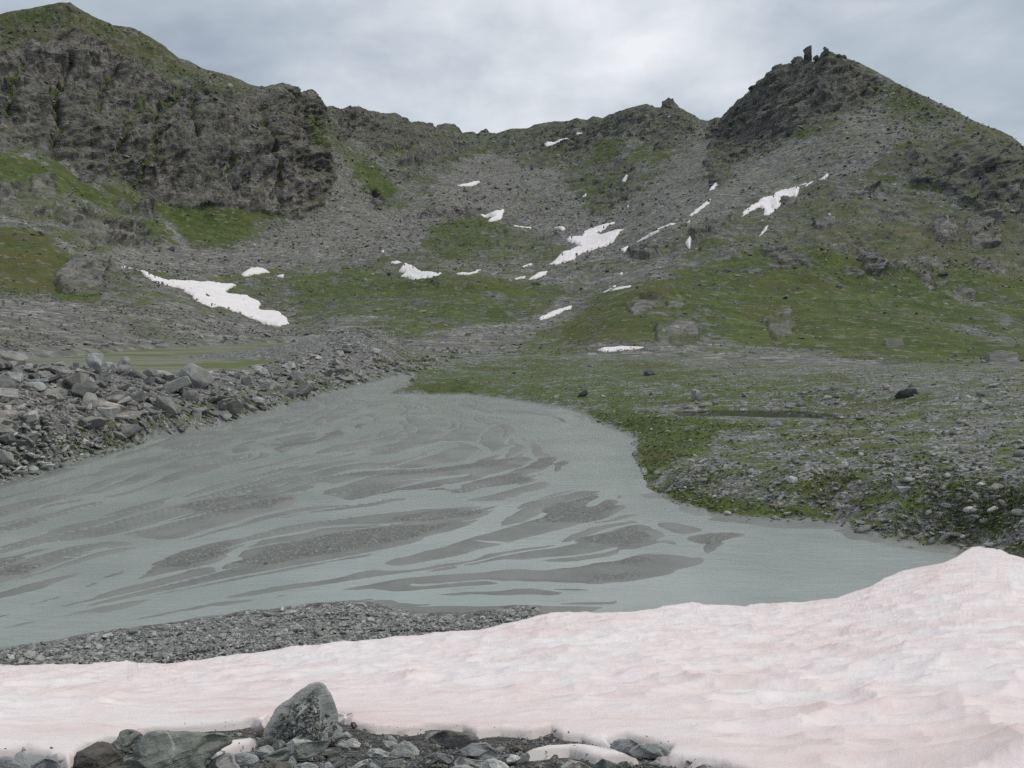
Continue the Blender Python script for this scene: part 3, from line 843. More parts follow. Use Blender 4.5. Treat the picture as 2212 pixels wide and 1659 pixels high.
crag = (1 - side) * (ribsL * 11 + ribs * 8 + ribs2 * 5 + blocks * 4.5 - 13) + side * (saw * 4.6 * sstep(ledges, -0.3, 0.4) + saw2 * 1.5 + ledges * 6 + ribs * 6 + blocks * 6 - 4)
scale = np.clip(MR / 560, 0.22, 1.6)
hum = fbm3(X0 / 38, Y0 / 38, Z0 / 38, 3, 201) * 5.5 * scale * (1 + 0.9 * sstep(MV, 470, 520) * sstep(-MV, -745, -700) * sstep(MUU, 1250, 1450)) + fbm3(X0 / 7, Y0 / 7, Z0 / 7, 4, 221, 0.6) * 1.3 * np.clip(scale, 0.3, 1)
rough_s = fbm3(X0 / 4.0, Y0 / 4.0, Z0 / 4.0, 3, 241, 0.65) * 0.9 * np.clip(scale, 0.35, 1.3)
cleft = (1 - side) * sstep(-ribsL - 0.5 * ribs, 0.0, 0.7) * sstep(-MV, -460, -430) * sstep(rockm, 0.4, 0.8)
rockm = rockm - 0.6 * cleft
grassm = np.maximum(grassm, 1.2 * cleft)
rk = sstep(rockm, 0.3, 0.75)
outm = rk * sstep(MV, 480, 560)           # lower outcrops stand proud of the slope
disp = rk * crag * np.clip(scale, 0.35, 1.2) + (1 - rk) * hum * (1 - 0.35 * screem) + rk * 0.4 * hum + rough_s * (1 - 0.6 * screem * (1 - rk)) - gully * 6 * scale + (outm * 1.5 + sstep(outc, 0.2, 0.8) * (3.4 + 3.5 * blocks)) * scale
steep_fade = np.clip((MV - LV[-1]) / 22, 0.38, 1)   # keep the drawn skyline
base_fade = sstep(wq, 0.0, 0.35)[:, None]
disp = disp * steep_fade * base_fade
# rock steps push out more sideways than up
push = MN.copy()
push[..., 2] = MN[..., 2] * (1 - 0.55 * rk)
MP = MP + push * disp[..., None]

# back side and foot, so the sheet is a real ridge
topR = MR[-1] + 30
back = [MP[-1].copy() * 1.0]
rows_back = []
az = MP[-1] / np.linalg.norm(MP[-1, :, :2], axis=-1)[:, None]
for k, (dr, dz) in enumerate(((12, 4), (60, 40), (220, 190), (500, 420))):
    r = np.linalg.norm(MP[-1, :, :2], axis=-1) + dr
    q = np.stack([az[:, 0] * r, az[:, 1] * r, np.maximum(MP[-1, :, 2] - dz, -6)], -1)
    rows_back.append(q)
foot = MP[0].copy()
fr = np.linalg.norm(foot[:, :2], axis=-1)
foot[:, :2] *= ((fr - 14) / fr)[:, None]
foot[:, 2] -= 4.0
ALLP = np.concatenate([foot[None], MP, np.stack(rows_back)], 0)
def ext(a, first=None):
    return np.concatenate([a[:1], a, np.repeat(a[-1:], 4, 0)], 0)
masks = np.stack([ext(rockm), ext(grassm), ext(screem), ext(brownm)], -1)
mountain = sheet('mountain_terrain', ALLP, M_MOUNT, 'structure', {'mask': masks})
if mountain.data.polygons[len(mountain.data.polygons) // 2].normal.z < 0:
    mountain.data.flip_normals()

# a plain far below and around everything, closing the view under the horizon
bm = bmesh.new()
bmesh.ops.create_circle(bm, cap_ends=True, radius=9000, segments=64)
me = bpy.data.meshes.new('valley_floor')
bm.to_mesh(me); bm.free()
me.materials.append(stone_material('valley_floor', 0.10, 0.14))
vf = link(bpy.data.objects.new('valley_floor', me))
vf.location = (0, 0, -9)
vf['kind'] = 'structure'

# ------------------------------------------------------------------ near ground: silt flat, banks, moraine, pools
FLAT = [(-300, 1120), (0, 1045), (100, 1020), (200, 985), (330, 952), (480, 920), (560, 895), (650, 870), (720, 850), (790, 832), (840, 820), (868, 813),
        (890, 811), (882, 825), (860, 838), (832, 850), (870, 853), (1000, 853), (1080, 862), (1180, 877), (1240, 888), (1290, 915), (1345, 935), (1362, 947),
        (1352, 985), (1368, 1015), (1362, 1035), (1385, 1060), (1440, 1085), (1520, 1110), (1620, 1125), (1760, 1128), (1800, 1135), (1850, 1160),
        (1920, 1172), (2000, 1180), (2062, 1188), (2130, 1230), (2160, 1300), (2160, 1640), (-300, 1640)]
flat_xy = at_height(*np.array(FLAT, float).T, 0.0)[:, :2]
STRIP = [(-300, 1470), (0, 1406), (100, 1392), (250, 1366), (380, 1351), (470, 1337), (540, 1322), (590, 1326), (650, 1312), (740, 1305), (800, 1308), (850, 1322),
         (900, 1332), (1000, 1332), (1060, 1326), (1120, 1313), (1156, 1314), (1165, 1340), (1165, 1640), (-300, 1640)]
strip_xy = at_height(*np.array(STRIP, float).T, 0.0)[:, :2]

NEAR_PTS = [  # (u, v, distance)
    (900, 785, 105), (1000, 773, 112), (1150, 769, 116), (1300, 769, 114), (1500, 776, 104), (1700, 787, 92), (1900, 787, 90), (2100, 787, 88), (2212, 787, 86), (2420, 787, 84),
    (1000, 815, 84), (1200, 830, 70), (1400, 842, 62), (1600, 832, 64), (1800, 842, 58), (2000, 850, 53), (2212, 850, 51), (2420, 850, 50),
    (1450, 925, 42), (1660, 955, 37), (2000, 935, 37), (2212, 940, 35), (1500, 1010, 31), (1720, 1045, 27.5), (1900, 1075, 25), (2100, 1095, 23.6), (2260, 1090, 23.2), (2450, 1090, 23),
    (-260, 778, 46), (0, 786, 46), (100, 784, 52), (200, 794, 55), (330, 814, 56), (420, 810, 60), (500, 799, 66), (600, 780, 78), (680, 758, 92), (740, 722, 104),
    (780, 707, 112), (830, 735, 114), (868, 772, 110), (-200, 880, 36), (100, 885, 39), (300, 880, 46), (500, 845, 56), (650, 815, 71), (740, 790, 84), (800, 780, 95),
    (-100, 1000, 30), (60, 985, 32), (150, 960, 34.5),
]
npts = np.array([at_range(u, v, R) for u, v, R in NEAR_PTS])
extra = []
for u_, R_, z_ in ((-300, 60, 1.2), (-300, 120, 1.2), (0, 62, 1.3), (0, 110, 1.2), (200, 70, 1.3), (200, 130, 1.2), (400, 74, 1.3), (400, 140, 1.2), (560, 88, 1.4), (560, 160, 1.2),
                   (660, 115, 1.6), (700, 170, 1.4), (800, 150, 0.4), (950, 135, 0.2), (1150, 150, 0.0), (1400, 150, 0.0), (1700, 130, -0.2), (2000, 125, -0.3), (2300, 125, -0.3),
                   (1000, 200, -2), (400, 210, 0.5), (-200, 210, 0.5), (1600, 200, -2), (2300, 200, -2)):
    x, y, z = ray(u_, 700)
    h = math.hypot(x, y)
    extra.append((x / h * R_, y / h * R_, z_))
edge = []
for (x0, y0), (x1, y1) in zip(flat_xy[1:-3], flat_xy[2:-2]):
    k = max(1, int(math.hypot(x1 - x0, y1 - y0) / 4))
    for i in range(k):
        edge.append((x0 + (x1 - x0) * i / k, y0 + (y1 - y0) * i / k, 0.04))
allp = np.vstack([npts, np.array(extra), np.array(edge)])
near_f = rbf_fit(allp[:, 0], allp[:, 1], allp[:, 2], 0.02)

nv = np.concatenate([np.arange(1500, 808, -2.3), np.arange(808, 752, -1.0), np.arange(752, 728, -2.0)])
R_rows = np.array([CAMZ / math.tan(math.atan((v - FH / 2) / FOC) + PITCH) for v in nv])
azs = np.concatenate([np.arange(-50, -34, 0.8), np.arange(-34, 34, 0.065), np.arange(34, 50, 0.8)])
AZ, RR = np.meshgrid(np.radians(azs), R_rows)
NX, NY = RR * np.sin(AZ), RR * np.cos(AZ)
d_flat = sdist(NX, NY, flat_xy)
d_strip = sdist(NX, NY, strip_xy)
zb = near_f(NX, NY)
# ragged shoreline
d_flat = d_flat + 0.30 * fbm2(NX / 1.2, NY / 1.2, 3, 5) * sstep(RR, 12, 30) + 0.12 * fbm2(NX / .4, NY / .4, 2, 6)
outside = sstep(-d_flat, -0.1, 1.1 + 1.6 * sstep(np.degrees(AZ), 6, 14))

# --- the flow of the river: a stream function through hand-read channels
CH = [  # (points u,v ; half width in frame px ; stream value ; depth)
    ([(875, 816), (830, 832), (790, 845), (800, 858), (860, 862)], 9, 3.2, 1.0),
    ([(800, 850), (900, 864), (1000, 884), (1060, 897), (1150, 903), (1180, 918)], 5, 4.6, 1.0),
    ([(860, 855), (1000, 858), (1120, 872), (1210, 890), (1260, 925)], 6, 5.6, 0.8),
    ([(1150, 905), (1200, 925), (1250, 958), (1290, 990), (1310, 1020), (1320, 1045)], 26, 5.2, 1.0),
    ([(1270, 925), (1330, 950), (1335, 990), (1350, 1025)], 14, 6.6, 0.9),
    ([(1310, 1030), (1350, 1065), (1400, 1100), (1470, 1122), (1560, 1138), (1660, 1142)], 15, 7.2, 1.0),
    ([(1640, 1142), (1630, 1165), (1590, 1190), (1540, 1215), (1480, 1245), (1400, 1272), (1300, 1284), (1150, 1296), (950, 1296), (800, 1284), (700, 1290), (560, 1305), (400, 1330), (200, 1362), (0, 1392), (-250, 1440)], 15, 8.0, 1.0),
    ([(1330, 1035), (1250, 1052), (1180, 1062), (1110, 1086), (1000, 1090), (860, 1100), (720, 1112), (600, 1130), (480, 1160), (360, 1190), (250, 1230), (120, 1275), (0, 1310), (-250, 1400)], 11, 5.6, 1.0),
    ([(1120, 1080), (1090, 1105), (1030, 1140), (950, 1172), (850, 1200), (720, 1226), (560, 1258), (420, 1290), (250, 1330), (0, 1372)], 17, 6.6, 1.0),
    ([(845, 868), (832, 890), (838, 910), (790, 935), (700, 962), (600, 988), (480, 1022), (360, 1056), (250, 1090), (120, 1130), (0, 1165), (-250, 1260)], 8, 2.2, 1.0),
    ([(800, 905), (740, 915), (690, 930), (640, 935), (575, 950), (550, 962), (575, 976), (620, 984)], 3.5, 2.0, 0.8),
    ([(832, 880), (780, 895), (720, 915), (690, 930)], 3.5, 1.6, 0.8),
    ([(740, 905), (760, 925), (750, 945)], 4, 2.1, 0.8), ([(790, 900), (800, 925)], 3.5, 2.1, 0.8),
    ([(700, 1045), (670, 1075), (650, 1092)], 7, 4.8, 0.7),
    ([(540, 1170), (510, 1190), (490, 1215), (470, 1228)], 6, 6.1, 0.8),
    ([(360, 1175), (250, 1162), (120, 1175), (0, 1200)], 9, 4.9, 0.8),
    ([(300, 1200), (290, 1240), (200, 1280), (0, 1340)], 14, 6.1, 0.9),
    ([(1030, 1170), (1150, 1180), (1280, 1170), (1400, 1145)], 4, 7.4, 0.5),
    ([(1380, 1120), (1440, 1150), (1500, 1185), (1500, 1200)], 7, 7.5, 0.7),
    ([(1000, 1225), (1120, 1215), (1250, 1215), (1330, 1200)], 4, 7.6, 0.6),
    ([(900, 1262), (1050, 1255), (1180, 1258), (1290, 1270)], 7, 7.8, 0.7),
    ([(0, 1090), (150, 1050), (300, 1015), (450, 985)], 5, 1.2, 0.5), ([(0, 1060), (200, 1010), (360, 970)], 4, 0.6, 0.5),
    ([(1320, 1065), (1260, 1075), (1190, 1095), (1150, 1120)], 4, 6.9, 0.5),
]
POOL = [(1640, 1150), (1780, 1145), (1850, 1165), (1960, 1183), (2050, 1192), (2100, 1215), (2020, 1250), (1900, 1290), (1700, 1320), (1400, 1330), (1250, 1330), (1350, 1290), (1500, 1250), (1600, 1200)]
BARS = [[(380, 1100), (470, 1075), (600, 1065), (660, 1075), (600, 1100), (450, 1112)], [(690, 1085), (760, 1055), (950, 1040), (1140, 1020), (1180, 1045), (950, 1070), (780, 1088)],
        [(700, 1030), (900, 1005), (1150, 985), (1258, 1000), (1240, 1020), (1050, 1012), (850, 1032)], [(820, 1120), (900, 1104), (1050, 1098), (1030, 1115), (930, 1130), (840, 1132)],
        [(500, 1222), (560, 1185), (700, 1150), (900, 1135), (980, 1130), (900, 1165), (760, 1195), (600, 1225)], [(320, 1232), (350, 1200), (470, 1170), (540, 1170), (480, 1210), (400, 1235)],
        [(1140, 1130), (1190, 1085), (1290, 1068), (1330, 1075), (1380, 1120), (1270, 1135)], [(1240, 1165), (1400, 1130), (1430, 1165), (1380, 1185), (1260, 1178)],
        [(1180, 1220), (1270, 1200), (1400, 1195), (1440, 1215), (1330, 1230), (1200, 1240)], [(1200, 1262), (1300, 1248), (1430, 1238), (1380, 1258), (1280, 1266)],
        [(-60, 1215), (60, 1205), (110, 1225), (60, 1250), (-60, 1255)], [(1690, 1230), (1720, 1185), (1800, 1190), (1858, 1205), (1820, 1222), (1740, 1235)], [(1490, 1165), (1580, 1150), (1620, 1155), (1560, 1190), (1520, 1195)],
        [(560, 960), (640, 945), (720, 940), (680, 960), (600, 975)], [(1180, 900), (1230, 905), (1260, 922), (1220, 915)], [(200, 1250), (270, 1232), (275, 1245), (215, 1262)], [(1010, 1195), (1060, 1190), (1070, 1200), (1020, 1203)],
        [(760, 915), (800, 910), (790, 925), (760, 928)], [(700, 935), (735, 925), (750, 938), (710, 945)]]
psi_pts = [(-250, 1140, 0.0), (0, 1060, 0.0), (200, 995, 0), (480, 925, 0), (720, 855, 0.6), (-250, 1480, 9), (0, 1420, 9), (600, 1330, 9), (1100, 1330, 9), (1500, 1310, 8.6), (1900, 1290, 8.6), (2060, 1200, 8.2), (1800, 1140, 7.6), (1240, 890, 6.3), (1360, 960, 7.2), (1000, 855, 5.4)]
for pts, hw, sv, dp in CH:
    psi_pts += [(u, v, sv) for u, v in pts]
pp = np.array(psi_pts, float)
pxy = at_height(pp[:, 0], pp[:, 1], 0.0)
okp = np.hypot(pxy[:, 0], pxy[:, 1]) < 140
psi_f = tps_fit(pxy[okp, 0], pxy[okp, 1], pp[okp, 2], 60.0)
near_flat = d_flat > -2
psi = np.zeros_like(NX)
psi[near_flat] = psi_f(NX[near_flat], NY[near_flat])
wob = fbm2(NX / 5, NY / 5, 3, 61)
along = np.hypot(NX + 11, NY - 82)
streak = (noise2(psi * 2.6 + wob * 0.4, along / 16, 71) + 0.6 * noise2(psi * 6 + wob * 0.4, along / 11, 72) + 0.18 * noise2(psi * 12 + wob * 0.4, along / 16, 73) + 0.3 * noise2((0.67 * NX - 0.74 * NY) / 1.2 + wob * 0.8, (0.74 * NX + 0.67 * NY) / 8, 75)
          + 0.35 * noise2((0.67 * NX - 0.74 * NY) / 0.45 + wob * 0.8, (0.74 * NX + 0.67 * NY) / 3.2, 74)) / 2.0
patchy = fbm2(NX / 3.0, NY / 3.0, 4, 81)
# thin braids wind between the main channels
na = noise2(psi * 1.7 + wob * 0.7, along / 9 + wob * 0.3, 76)
nb_ = noise2(psi * 3.2 + wob * 0.6 + 5, along / 9, 77)
braid = np.maximum(np.exp(-(na / 0.075) ** 2), 0.8 * np.exp(-(nb_ / 0.10) ** 2))
chan = np.zeros_like(NX)
bars = np.zeros_like(NX)
fx, fy = NX[near_flat], NY[near_flat]
wx, wy = fx + 0.25 * fbm2(fx / 1.1, fy / 1.1, 3, 91), fy + 0.35 * fbm2(fx / 1.3, fy / 1.3, 3, 92)
cv = np.zeros_like(fx)
for pts, hw, sv, dp in CH:
    a = np.array(pts, float)
    c = at_height(a[:, 0], a[:, 1], 0.0)
    Rm = np.hypot(c[:, 0], c[:, 1])
    # seen height of a channel in px -> width on the ground, foreshortened
    wid = np.mean(hw * Rm / FOC * np.clip(Rm / CAMZ * 0.55, 1, 3.2))
    cv = np.maximum(cv, dp * np.exp(-(dist_segs(wx, wy, c[:, :2]) / wid) ** 2 * 1.1))
pool_xy = at_height(*np.array(POOL, float).T, 0.0)[:, :2]
cv = np.maximum(cv, 0.85 * sstep(sdist(wx, wy, pool_xy), -0.5, 0.7))
chan[near_flat] = cv
bv = np.zeros_like(fx)
for b in BARS:
    c = at_height(*np.array(b, float).T, 0.0)[:, :2]
    bv = np.maximum(bv, sstep(sdist(wx + 0.5 * wob[near_flat], wy, c), -0.35, 0.45))
bars[near_flat] = bv
silt_h = 0.036 + 0.046 * streak - 0.066 * braid + 0.016 * patchy + 0.040 * bars * (0.65 + 0.5 * streak) - 0.105 * chan
silt_h = np.where(d_flat < 0.6, np.maximum(silt_h, -0.05 + 0.0 * d_flat), silt_h)
# --- gravel strip in front
strip_h = np.where(d_strip > -0.4, sstep(d_strip, -0.4, 0.5) * 0.10 + np.maximum(d_strip, 0) * 0.13, 0) + 0.05 * fbm2(NX / 0.6, NY / 0.6, 3, 33) * sstep(d_strip, -0.2, 0.5)
ground_in = silt_h + strip_h
# --- banks
rough_b = 0.17 * fbm2(NX / 6, NY / 6, 4, 41) + 0.07 * fbm2(NX / 0.9, NY / 0.9, 3, 45)
left_side = sstep(-np.degrees(AZ), 5, 9)
zb = np.maximum(zb, 0.02) + rough_b * (1 + 1.4 * left_side * sstep(RR, 35, 60)) * sstep(-d_flat, 0.3, 4)
# lake basin behind the moraine
crestR = np.interp(np.degrees(AZ[0]), [-50, -32, -28, -25, -21.5, -18, -15, -12, -9.5, -8], [46, 46, 52, 55, 57, 63, 75, 92, 125, 150])[None, :]
lake_n = 0.06 * fbm2(NX / 9, NY / 26, 4, 51) + 0.03 * fbm2(NX / 2.0, NY / 6, 3, 52)
zlake = 2.025 + lake_n
in_lake = sstep(RR - crestR, 2, 8) * sstep(-np.degrees(AZ), 8, 12)
lk = in_lake * sstep(zlake - (zb - 0.2), -0.1, 0.25)
zb = np.where(in_lake > 0.01, zb * (1 - lk) + zlake * lk, zb)
# small pond on the right bank
POND = [(1455, 890), (1530, 884), (1640, 884), (1740, 886), (1800, 893), (1845, 902), (1780, 908), (1650, 906), (1540, 903), (1470, 898)]
POND_Z = 0.62
pond_xy = at_height(*np.array(POND, float).T, POND_Z)[:, :2]
dp_ = sdist(NX, NY, pond_xy) + 0.5 * fbm2(NX / 2, NY / 2, 3, 55)
pk = sstep(dp_, -5.5, -0.3)
zb = zb * (1 - pk) + np.minimum(np.maximum(zb, POND_Z + 0.03), POND_Z + 0.16) * pk
zb = np.where(dp_ > -0.3, zb - 0.28 * sstep(dp_, -0.3, 0.8), zb)
NZ = ground_in * (1 - outside) + zb * outside
NP = np.stack([NX, NY, NZ], -1)
NU_, NV_ = project(NP)

png_ = Paint(-700, 2900, 700, 1500, 3)
png_.a[:] = 0.44
for poly, val in (([(880, 800), (1000, 775), (1150, 765), (1400, 768), (1560, 798), (1640, 850), (1500, 882), (1350, 885), (1250, 890), (1180, 874), (1000, 850), (900, 846)], 0.54),
                  ([(900, 830), (1000, 815), (1060, 840), (1000, 852), (900, 848)], 0.95),
                  ([(1240, 885), (1330, 880), (1500, 888), (1600, 912), (1540, 960), (1440, 1010), (1400, 1065), (1360, 1030), (1355, 985), (1365, 940), (1300, 915)], 0.68),
                  ([(1600, 820), (1800, 800), (1900, 830), (1850, 870), (1650, 880)], 0.52), ([(1380, 1045), (1550, 1065), (1700, 1085), (1790, 1110), (1780, 1132), (1620, 1124), (1500, 1108)], 0.62),
                  ([(1700, 905), (1900, 880), (2100, 880), (2212, 890), (2212, 920), (1900, 925)], 0.42), ([(1450, 905), (1650, 905), (1850, 905), (1700, 930), (1500, 945)], 0.6),
                  ([(2000, 990), (2300, 970), (2300, 1060), (2050, 1060)], 0.38), ([(120, 955), (220, 950), (215, 985), (130, 975)], 0.8), ([(660, 812), (720, 822), (700, 838), (655, 830)], 0.8), ([(270, 948), (300, 945), (300, 960), (270, 962)], 0.8)):
    png_.poly(poly, val, 12)
png_.poly([(-900, 700), (700, 700), (830, 740), (880, 800), (700, 800), (640, 810), (100, 940), (-900, 1000)], 0.0, 8, 'set')
jn = fbm2(NX / 3, NY / 3, 4, 77)
gmask = png_.at(NU_ + jn * 60, NV_ + jn * 14) * sstep(-d_flat, -0.1, 0.5)
siltm = (1 - sstep(-d_flat, -0.1, 0.7)) * (1 - sstep(d_strip, -0.25, 0.15))
# dry sand is higher: darker brownish, gritty
darkm = np.where(siltm > 0.5, np.clip(0.70 * sstep(bars + 0.6 * streak + 0.4 * patchy, 0.2, 1.3) + 0.5 * sstep(silt_h, 0.03, 0.09), 0, 1), 0.10 + 0.5 * fbm2(NX / 2.2, NY / 2.2, 3, 99))
filmm = np.clip(0.50 * (1 - sstep(silt_h, -0.005, 0.04)) + 0.05 + 0.40 * fbm2(NX / 4 + 9, NY / 4, 3, 83) - 0.45 * sstep(bars, 0.3, 0.9), 0, 1)
near = sheet('near_ground', NP, M_NEAR, 'structure', {'mask': np.stack([siltm, gmask, lk * in_lake, np.clip(darkm, 0, 1)], -1), 'film': np.stack([filmm] * 4, -1)})
if near.data.polygons[0].normal.z < 0:
    near.data.flip_normals()

# water surfaces
def water_patch(name, poly_xy, z, mat):
    bm = bmesh.new()
    vs = [bm.verts.new((x, y, z)) for x, y in poly_xy]
    f = bm.faces.new(vs)
    bmesh.ops.triangulate(bm, faces=[f])
    bmesh.ops.recalc_face_normals(bm, faces=bm.faces)
    me = bpy.data.meshes.new(name)
    bm.to_mesh(me); bm.free()
    if me.polygons[0].normal.z < 0:
        me.flip_normals()
    me.materials.append(mat)
    o = link(bpy.data.objects.new(name, me))
    o['kind'] = 'structure'
    return o

def grow(poly, d):
    p = np.asarray(poly, float)
    c = p.mean(0)
    return c + (p - c) * (1 + d / np.linalg.norm(p - c, axis=1, keepdims=True))

river = water_patch('river_water', grow(flat_xy, 1.0), 0.0, M_RIVER)
pond = water_patch('pond_water', grow(pond_xy, 1.2), POND_Z, M_POND)
la = np.radians(np.concatenate([np.linspace(-48, -9, 30), np.linspace(-9, -48, 30)]))
lr = np.concatenate([np.interp(np.linspace(-48, -9, 30), np.degrees(AZ[0]), crestR[0]) + 5, np.linspace(195, 120, 30)])
lake = water_patch('marsh_pool_water', np.stack([lr * np.sin(la), lr * np.cos(la)], -1), 2.0, M_LAKE)

# ------------------------------------------------------------------ foreground: old snow on a stony slope
SNOW_EDGE = [(-700, 1460), (-200, 1445), (0, 1441), (133, 1439), (200, 1438), (273, 1431), (300, 1436), (367, 1437), (433, 1429), (533, 1413), (633, 1399), (700, 1389), (737, 1389), (804, 1383), (870, 1379),
             (937, 1371), (1037, 1363), (1080, 1353), (1137, 1339), (1204, 1324), (1270, 1326), (1370, 1323), (1420, 1316), (1475, 1305), (1495, 1303), (1525, 1308), (1608, 1312), (1642, 1306),
             (1708, 1305), (1808, 1294), (1848, 1279), (1882, 1269), (1908, 1253), (1948, 1236), (1995, 1226), (2035, 1219), (2064, 1207), (2084, 1193), (2100, 1184), (2120, 1181), (2152, 1184), (2178, 1199), (2212, 1208), (2400, 1216), (2900, 1230)]
se = np.array(SNOW_EDGE, float)
su = np.concatenate([np.arange(-700, -60, 16.0), np.arange(-60, 2272, 2.4), np.arange(2274, 2900, 16.0)])
sve = np.interp(su, se[:, 0], se[:, 1])
V_END = 1645.0
LIP = 0.42
xx, yy, zz = ray(su, sve)
Re = (CAMZ - LIP) / (-zz / np.hypot(xx, yy))
tt = np.concatenate([np.linspace(0, 0.05, 8, endpoint=False), np.linspace(0.05, 1, 190)])
sve_s = smooth1(smooth1(sve, 150), 90)
x_, y_, z_ = ray(su, sve_s)
Rs = (CAMZ - LIP) / (-z_ / np.hypot(x_, y_))
bl = sstep(tt, 0.0, 0.45)[:, None]
sv_eff = sve[None, :] * (1 - bl) + sve_s[None, :] * bl
SV = sv_eff + (V_END - sv_eff) * tt[:, None]
tz = (SV - sve_s) / (1620 - sve_s)                  # 1 where the slope is 3 m away
SR = np.exp(np.log(Rs)[None, :] * (1 - tz) + math.log(3.0) * tz)
SU2 = np.broadcast_to(su, SV.shape)
SP0 = at_range(SU2, SV, SR)
# towards and past the viewer's feet the slope flattens out
last = SP0[-1]
lr_ = np.hypot(last[:, 0], last[:, 1])
ex = []
for k in range(1, 41):
    f = 1 - (1 - 0.35) * (k / 40)
    ex.append(np.stack([last[:, 0] * f, last[:, 1] * f, last[:, 2] + lr_ * (1 - f) * 0.22], -1))
SP0 = np.concatenate([SP0, np.stack(ex)], 0)
SR = np.hypot(SP0[..., 0], SP0[..., 1])
SV = project(SP0)[1]
tt = np.concatenate([tt, np.ones(40)])
SU2 = np.broadcast_to(su, SV.shape)
sx, sy = SP0[..., 0], SP0[..., 1]

# where the snow lies against the stones at the very front: thickness from a painted map
SNOW_NEAR = [(-700, 1200), (2900, 1150), (2900, 2400), (1700, 2400), (1640, 1690), (1560, 1664), (1480, 1656), (1430, 1646), (1400, 1630), (1310, 1622), (1255, 1600), (1215, 1596), (1190, 1580), (1150, 1592), (1080, 1586), (1030, 1592),
             (1000, 1576), (930, 1574), (880, 1586), (810, 1580), (760, 1566), (735, 1550), (700, 1552), (600, 1560), (545, 1562), (520, 1572), (420, 1578), (330, 1582), (290, 1596), (230, 1610), (170, 1636), (150, 1662), (100, 1640), (60, 1632), (0, 1642), (-100, 1650), (-700, 1680)]
ISLES = [[(1312, 1606), (1352, 1596), (1420, 1612), (1450, 1622), (1440, 1640), (1380, 1636), (1330, 1622)]]
RAMP = [[(1120, 1640), (1180, 1618), (1250, 1612), (1330, 1624), (1380, 1644), (1300, 1648), (1230, 1630)], [(428, 1624), (480, 1606), (540, 1600), (555, 1606), (540, 1618), (470, 1640)]]
pt = Paint(-700, 2900, 1150, 2300, 2.5)
pt.a = sdist(pt.U, pt.V, SNOW_NEAR)
for isl in ISLES:
    pt.a = np.minimum(pt.a, -sdist(pt.U, pt.V, isl))
for rp in RAMP:
    pt.a = np.maximum(pt.a, sdist(pt.U, pt.V, rp) * 1.0)
jr = fbm2(sx / 0.25, sy / 0.25, 3, 301)
dfr = pt.at(SU2, SV + jr * 6)
dpx = dfr * SR / FOC               # metres
thick = np.where(dpx > 0, 0.022 * (1 - np.exp(-np.maximum(dfr, 0) / 6)) + 0.008, -0.07 * (1 - np.exp(np.minimum(dfr, 0) / 6)) + 0.010)
# sun cups: shallow bowls with sharp rims, growing larger towards the viewer
def cups(x, y, s, seed):
    wx_ = x + 0.35 * s * noise2(x / s, y / s, seed + 9)
    wy_ = y + 0.35 * s * noise2(x / s + 7, y / s, seed + 10)
    best = np.full(x.shape, 9.0, np.float32)
    gx, gy = np.floor(wx_ / s), np.floor(wy_ / s)
    for i in (-1, 0, 1):
        for j in (-1, 0, 1):
            cxi, cyi = (gx + i).astype(np.int64), (gy + j).astype(np.int64)
            h = _hash(cxi, cyi, np.zeros_like(cxi), seed)
            ox = (h & np.uint32(1023)).astype(np.float32) / 1023
            oy = ((h >> np.uint32(10)) & np.uint32(1023)).astype(np.float32) / 1023
            best = np.minimum(best, (wx_ / s - gx - i - ox) ** 2 + (wy_ / s - gy - j - oy) ** 2)
    return np.minimum(best, 1.1)
cupA, cupB = cups(sx, sy * 1.25, 0.50, 401), cups(sx, sy, 0.23, 402)
relief = 0.10 * cupA + 0.036 * cupB + 0.05 * fbm2(sx / 2.2, sy / 2.2, 3, 403) + 0.012 * fbm2(sx / 0.3, sy / 0.3, 3, 404) - 0.06
fade_near = sstep(dfr, 0, 130)
relief = relief - relief.mean()
lipfade = sstep(tt, 0.0, 0.03)[:, None] * 0.6 + 0.4
SZ = SP0[..., 2] + relief * (0.18 + 0.82 * fade_near) * lipfade + thick
SPt = np.stack([sx, sy, SZ], -1)
# far edge: rolls over and undercuts
e0 = SPt[0]
er = np.hypot(e0[:, 0], e0[:, 1])
rim = []
for dr, dz in ((-0.35, -0.55), (-0.12, -0.28), (0.03, -0.12), (0.035, -0.05)):
    q = e0.copy()
    q[:, :2] *= ((er + dr) / er)[:, None]
    q[:, 2] += dz
    rim.append(q)
snowP = np.concatenate([np.stack(rim), SPt], 0)
rimm = np.clip(sstep(cupA, 0.25, 0.95) * 0.8 + sstep(cupB, 0.3, 0.9) * 0.35 - 0.25, 0, 1)
wetm = 1 - sstep(dfr + 5 * jr, 0.0, 9)
sm_ = np.stack([rimm, wetm, 0 * rimm, 0 * rimm], -1)
snow = sheet('snowfield', snowP, M_SNOW, 'structure', {'mask': np.concatenate([np.repeat(sm_[:1], 4, 0), sm_], 0)})
if snow.data.polygons[len(snow.data.polygons) // 2].normal.z < 0:
    snow.data.flip_normals()
# stony ground under it
GZ = SP0[..., 2] + 0.02 * fbm2(sx / 0.3, sy / 0.3, 2, 411) * sstep(-dfr, 8, 40) - 0.35 * sstep(dpx, 0.08, 0.9) - 0.008
fore_ground = sheet('fore_ground', np.stack([sx, sy, GZ], -1)[::1], M_FORE, 'structure', keep=((SR[:-1, :-1] < 6.0)))
if fore_ground.data.polygons[0].normal.z < 0:
    fore_ground.data.flip_normals()

# ------------------------------------------------------------------ look-ups on the built ground
NAZ = np.radians(azs)


def near_hit(u, v):
    """first place on the near ground seen at a frame position"""
    x, y, z = ray(u, v)
    c = int(np.clip(np.searchsorted(NAZ, math.atan2(x, y)), 0, len(NAZ) - 1))
    col = NV_[:, c]
    k = np.argmax(col <= v)
    if col[k] > v:
        k = len(col) - 1
    return NP[k, c].copy()


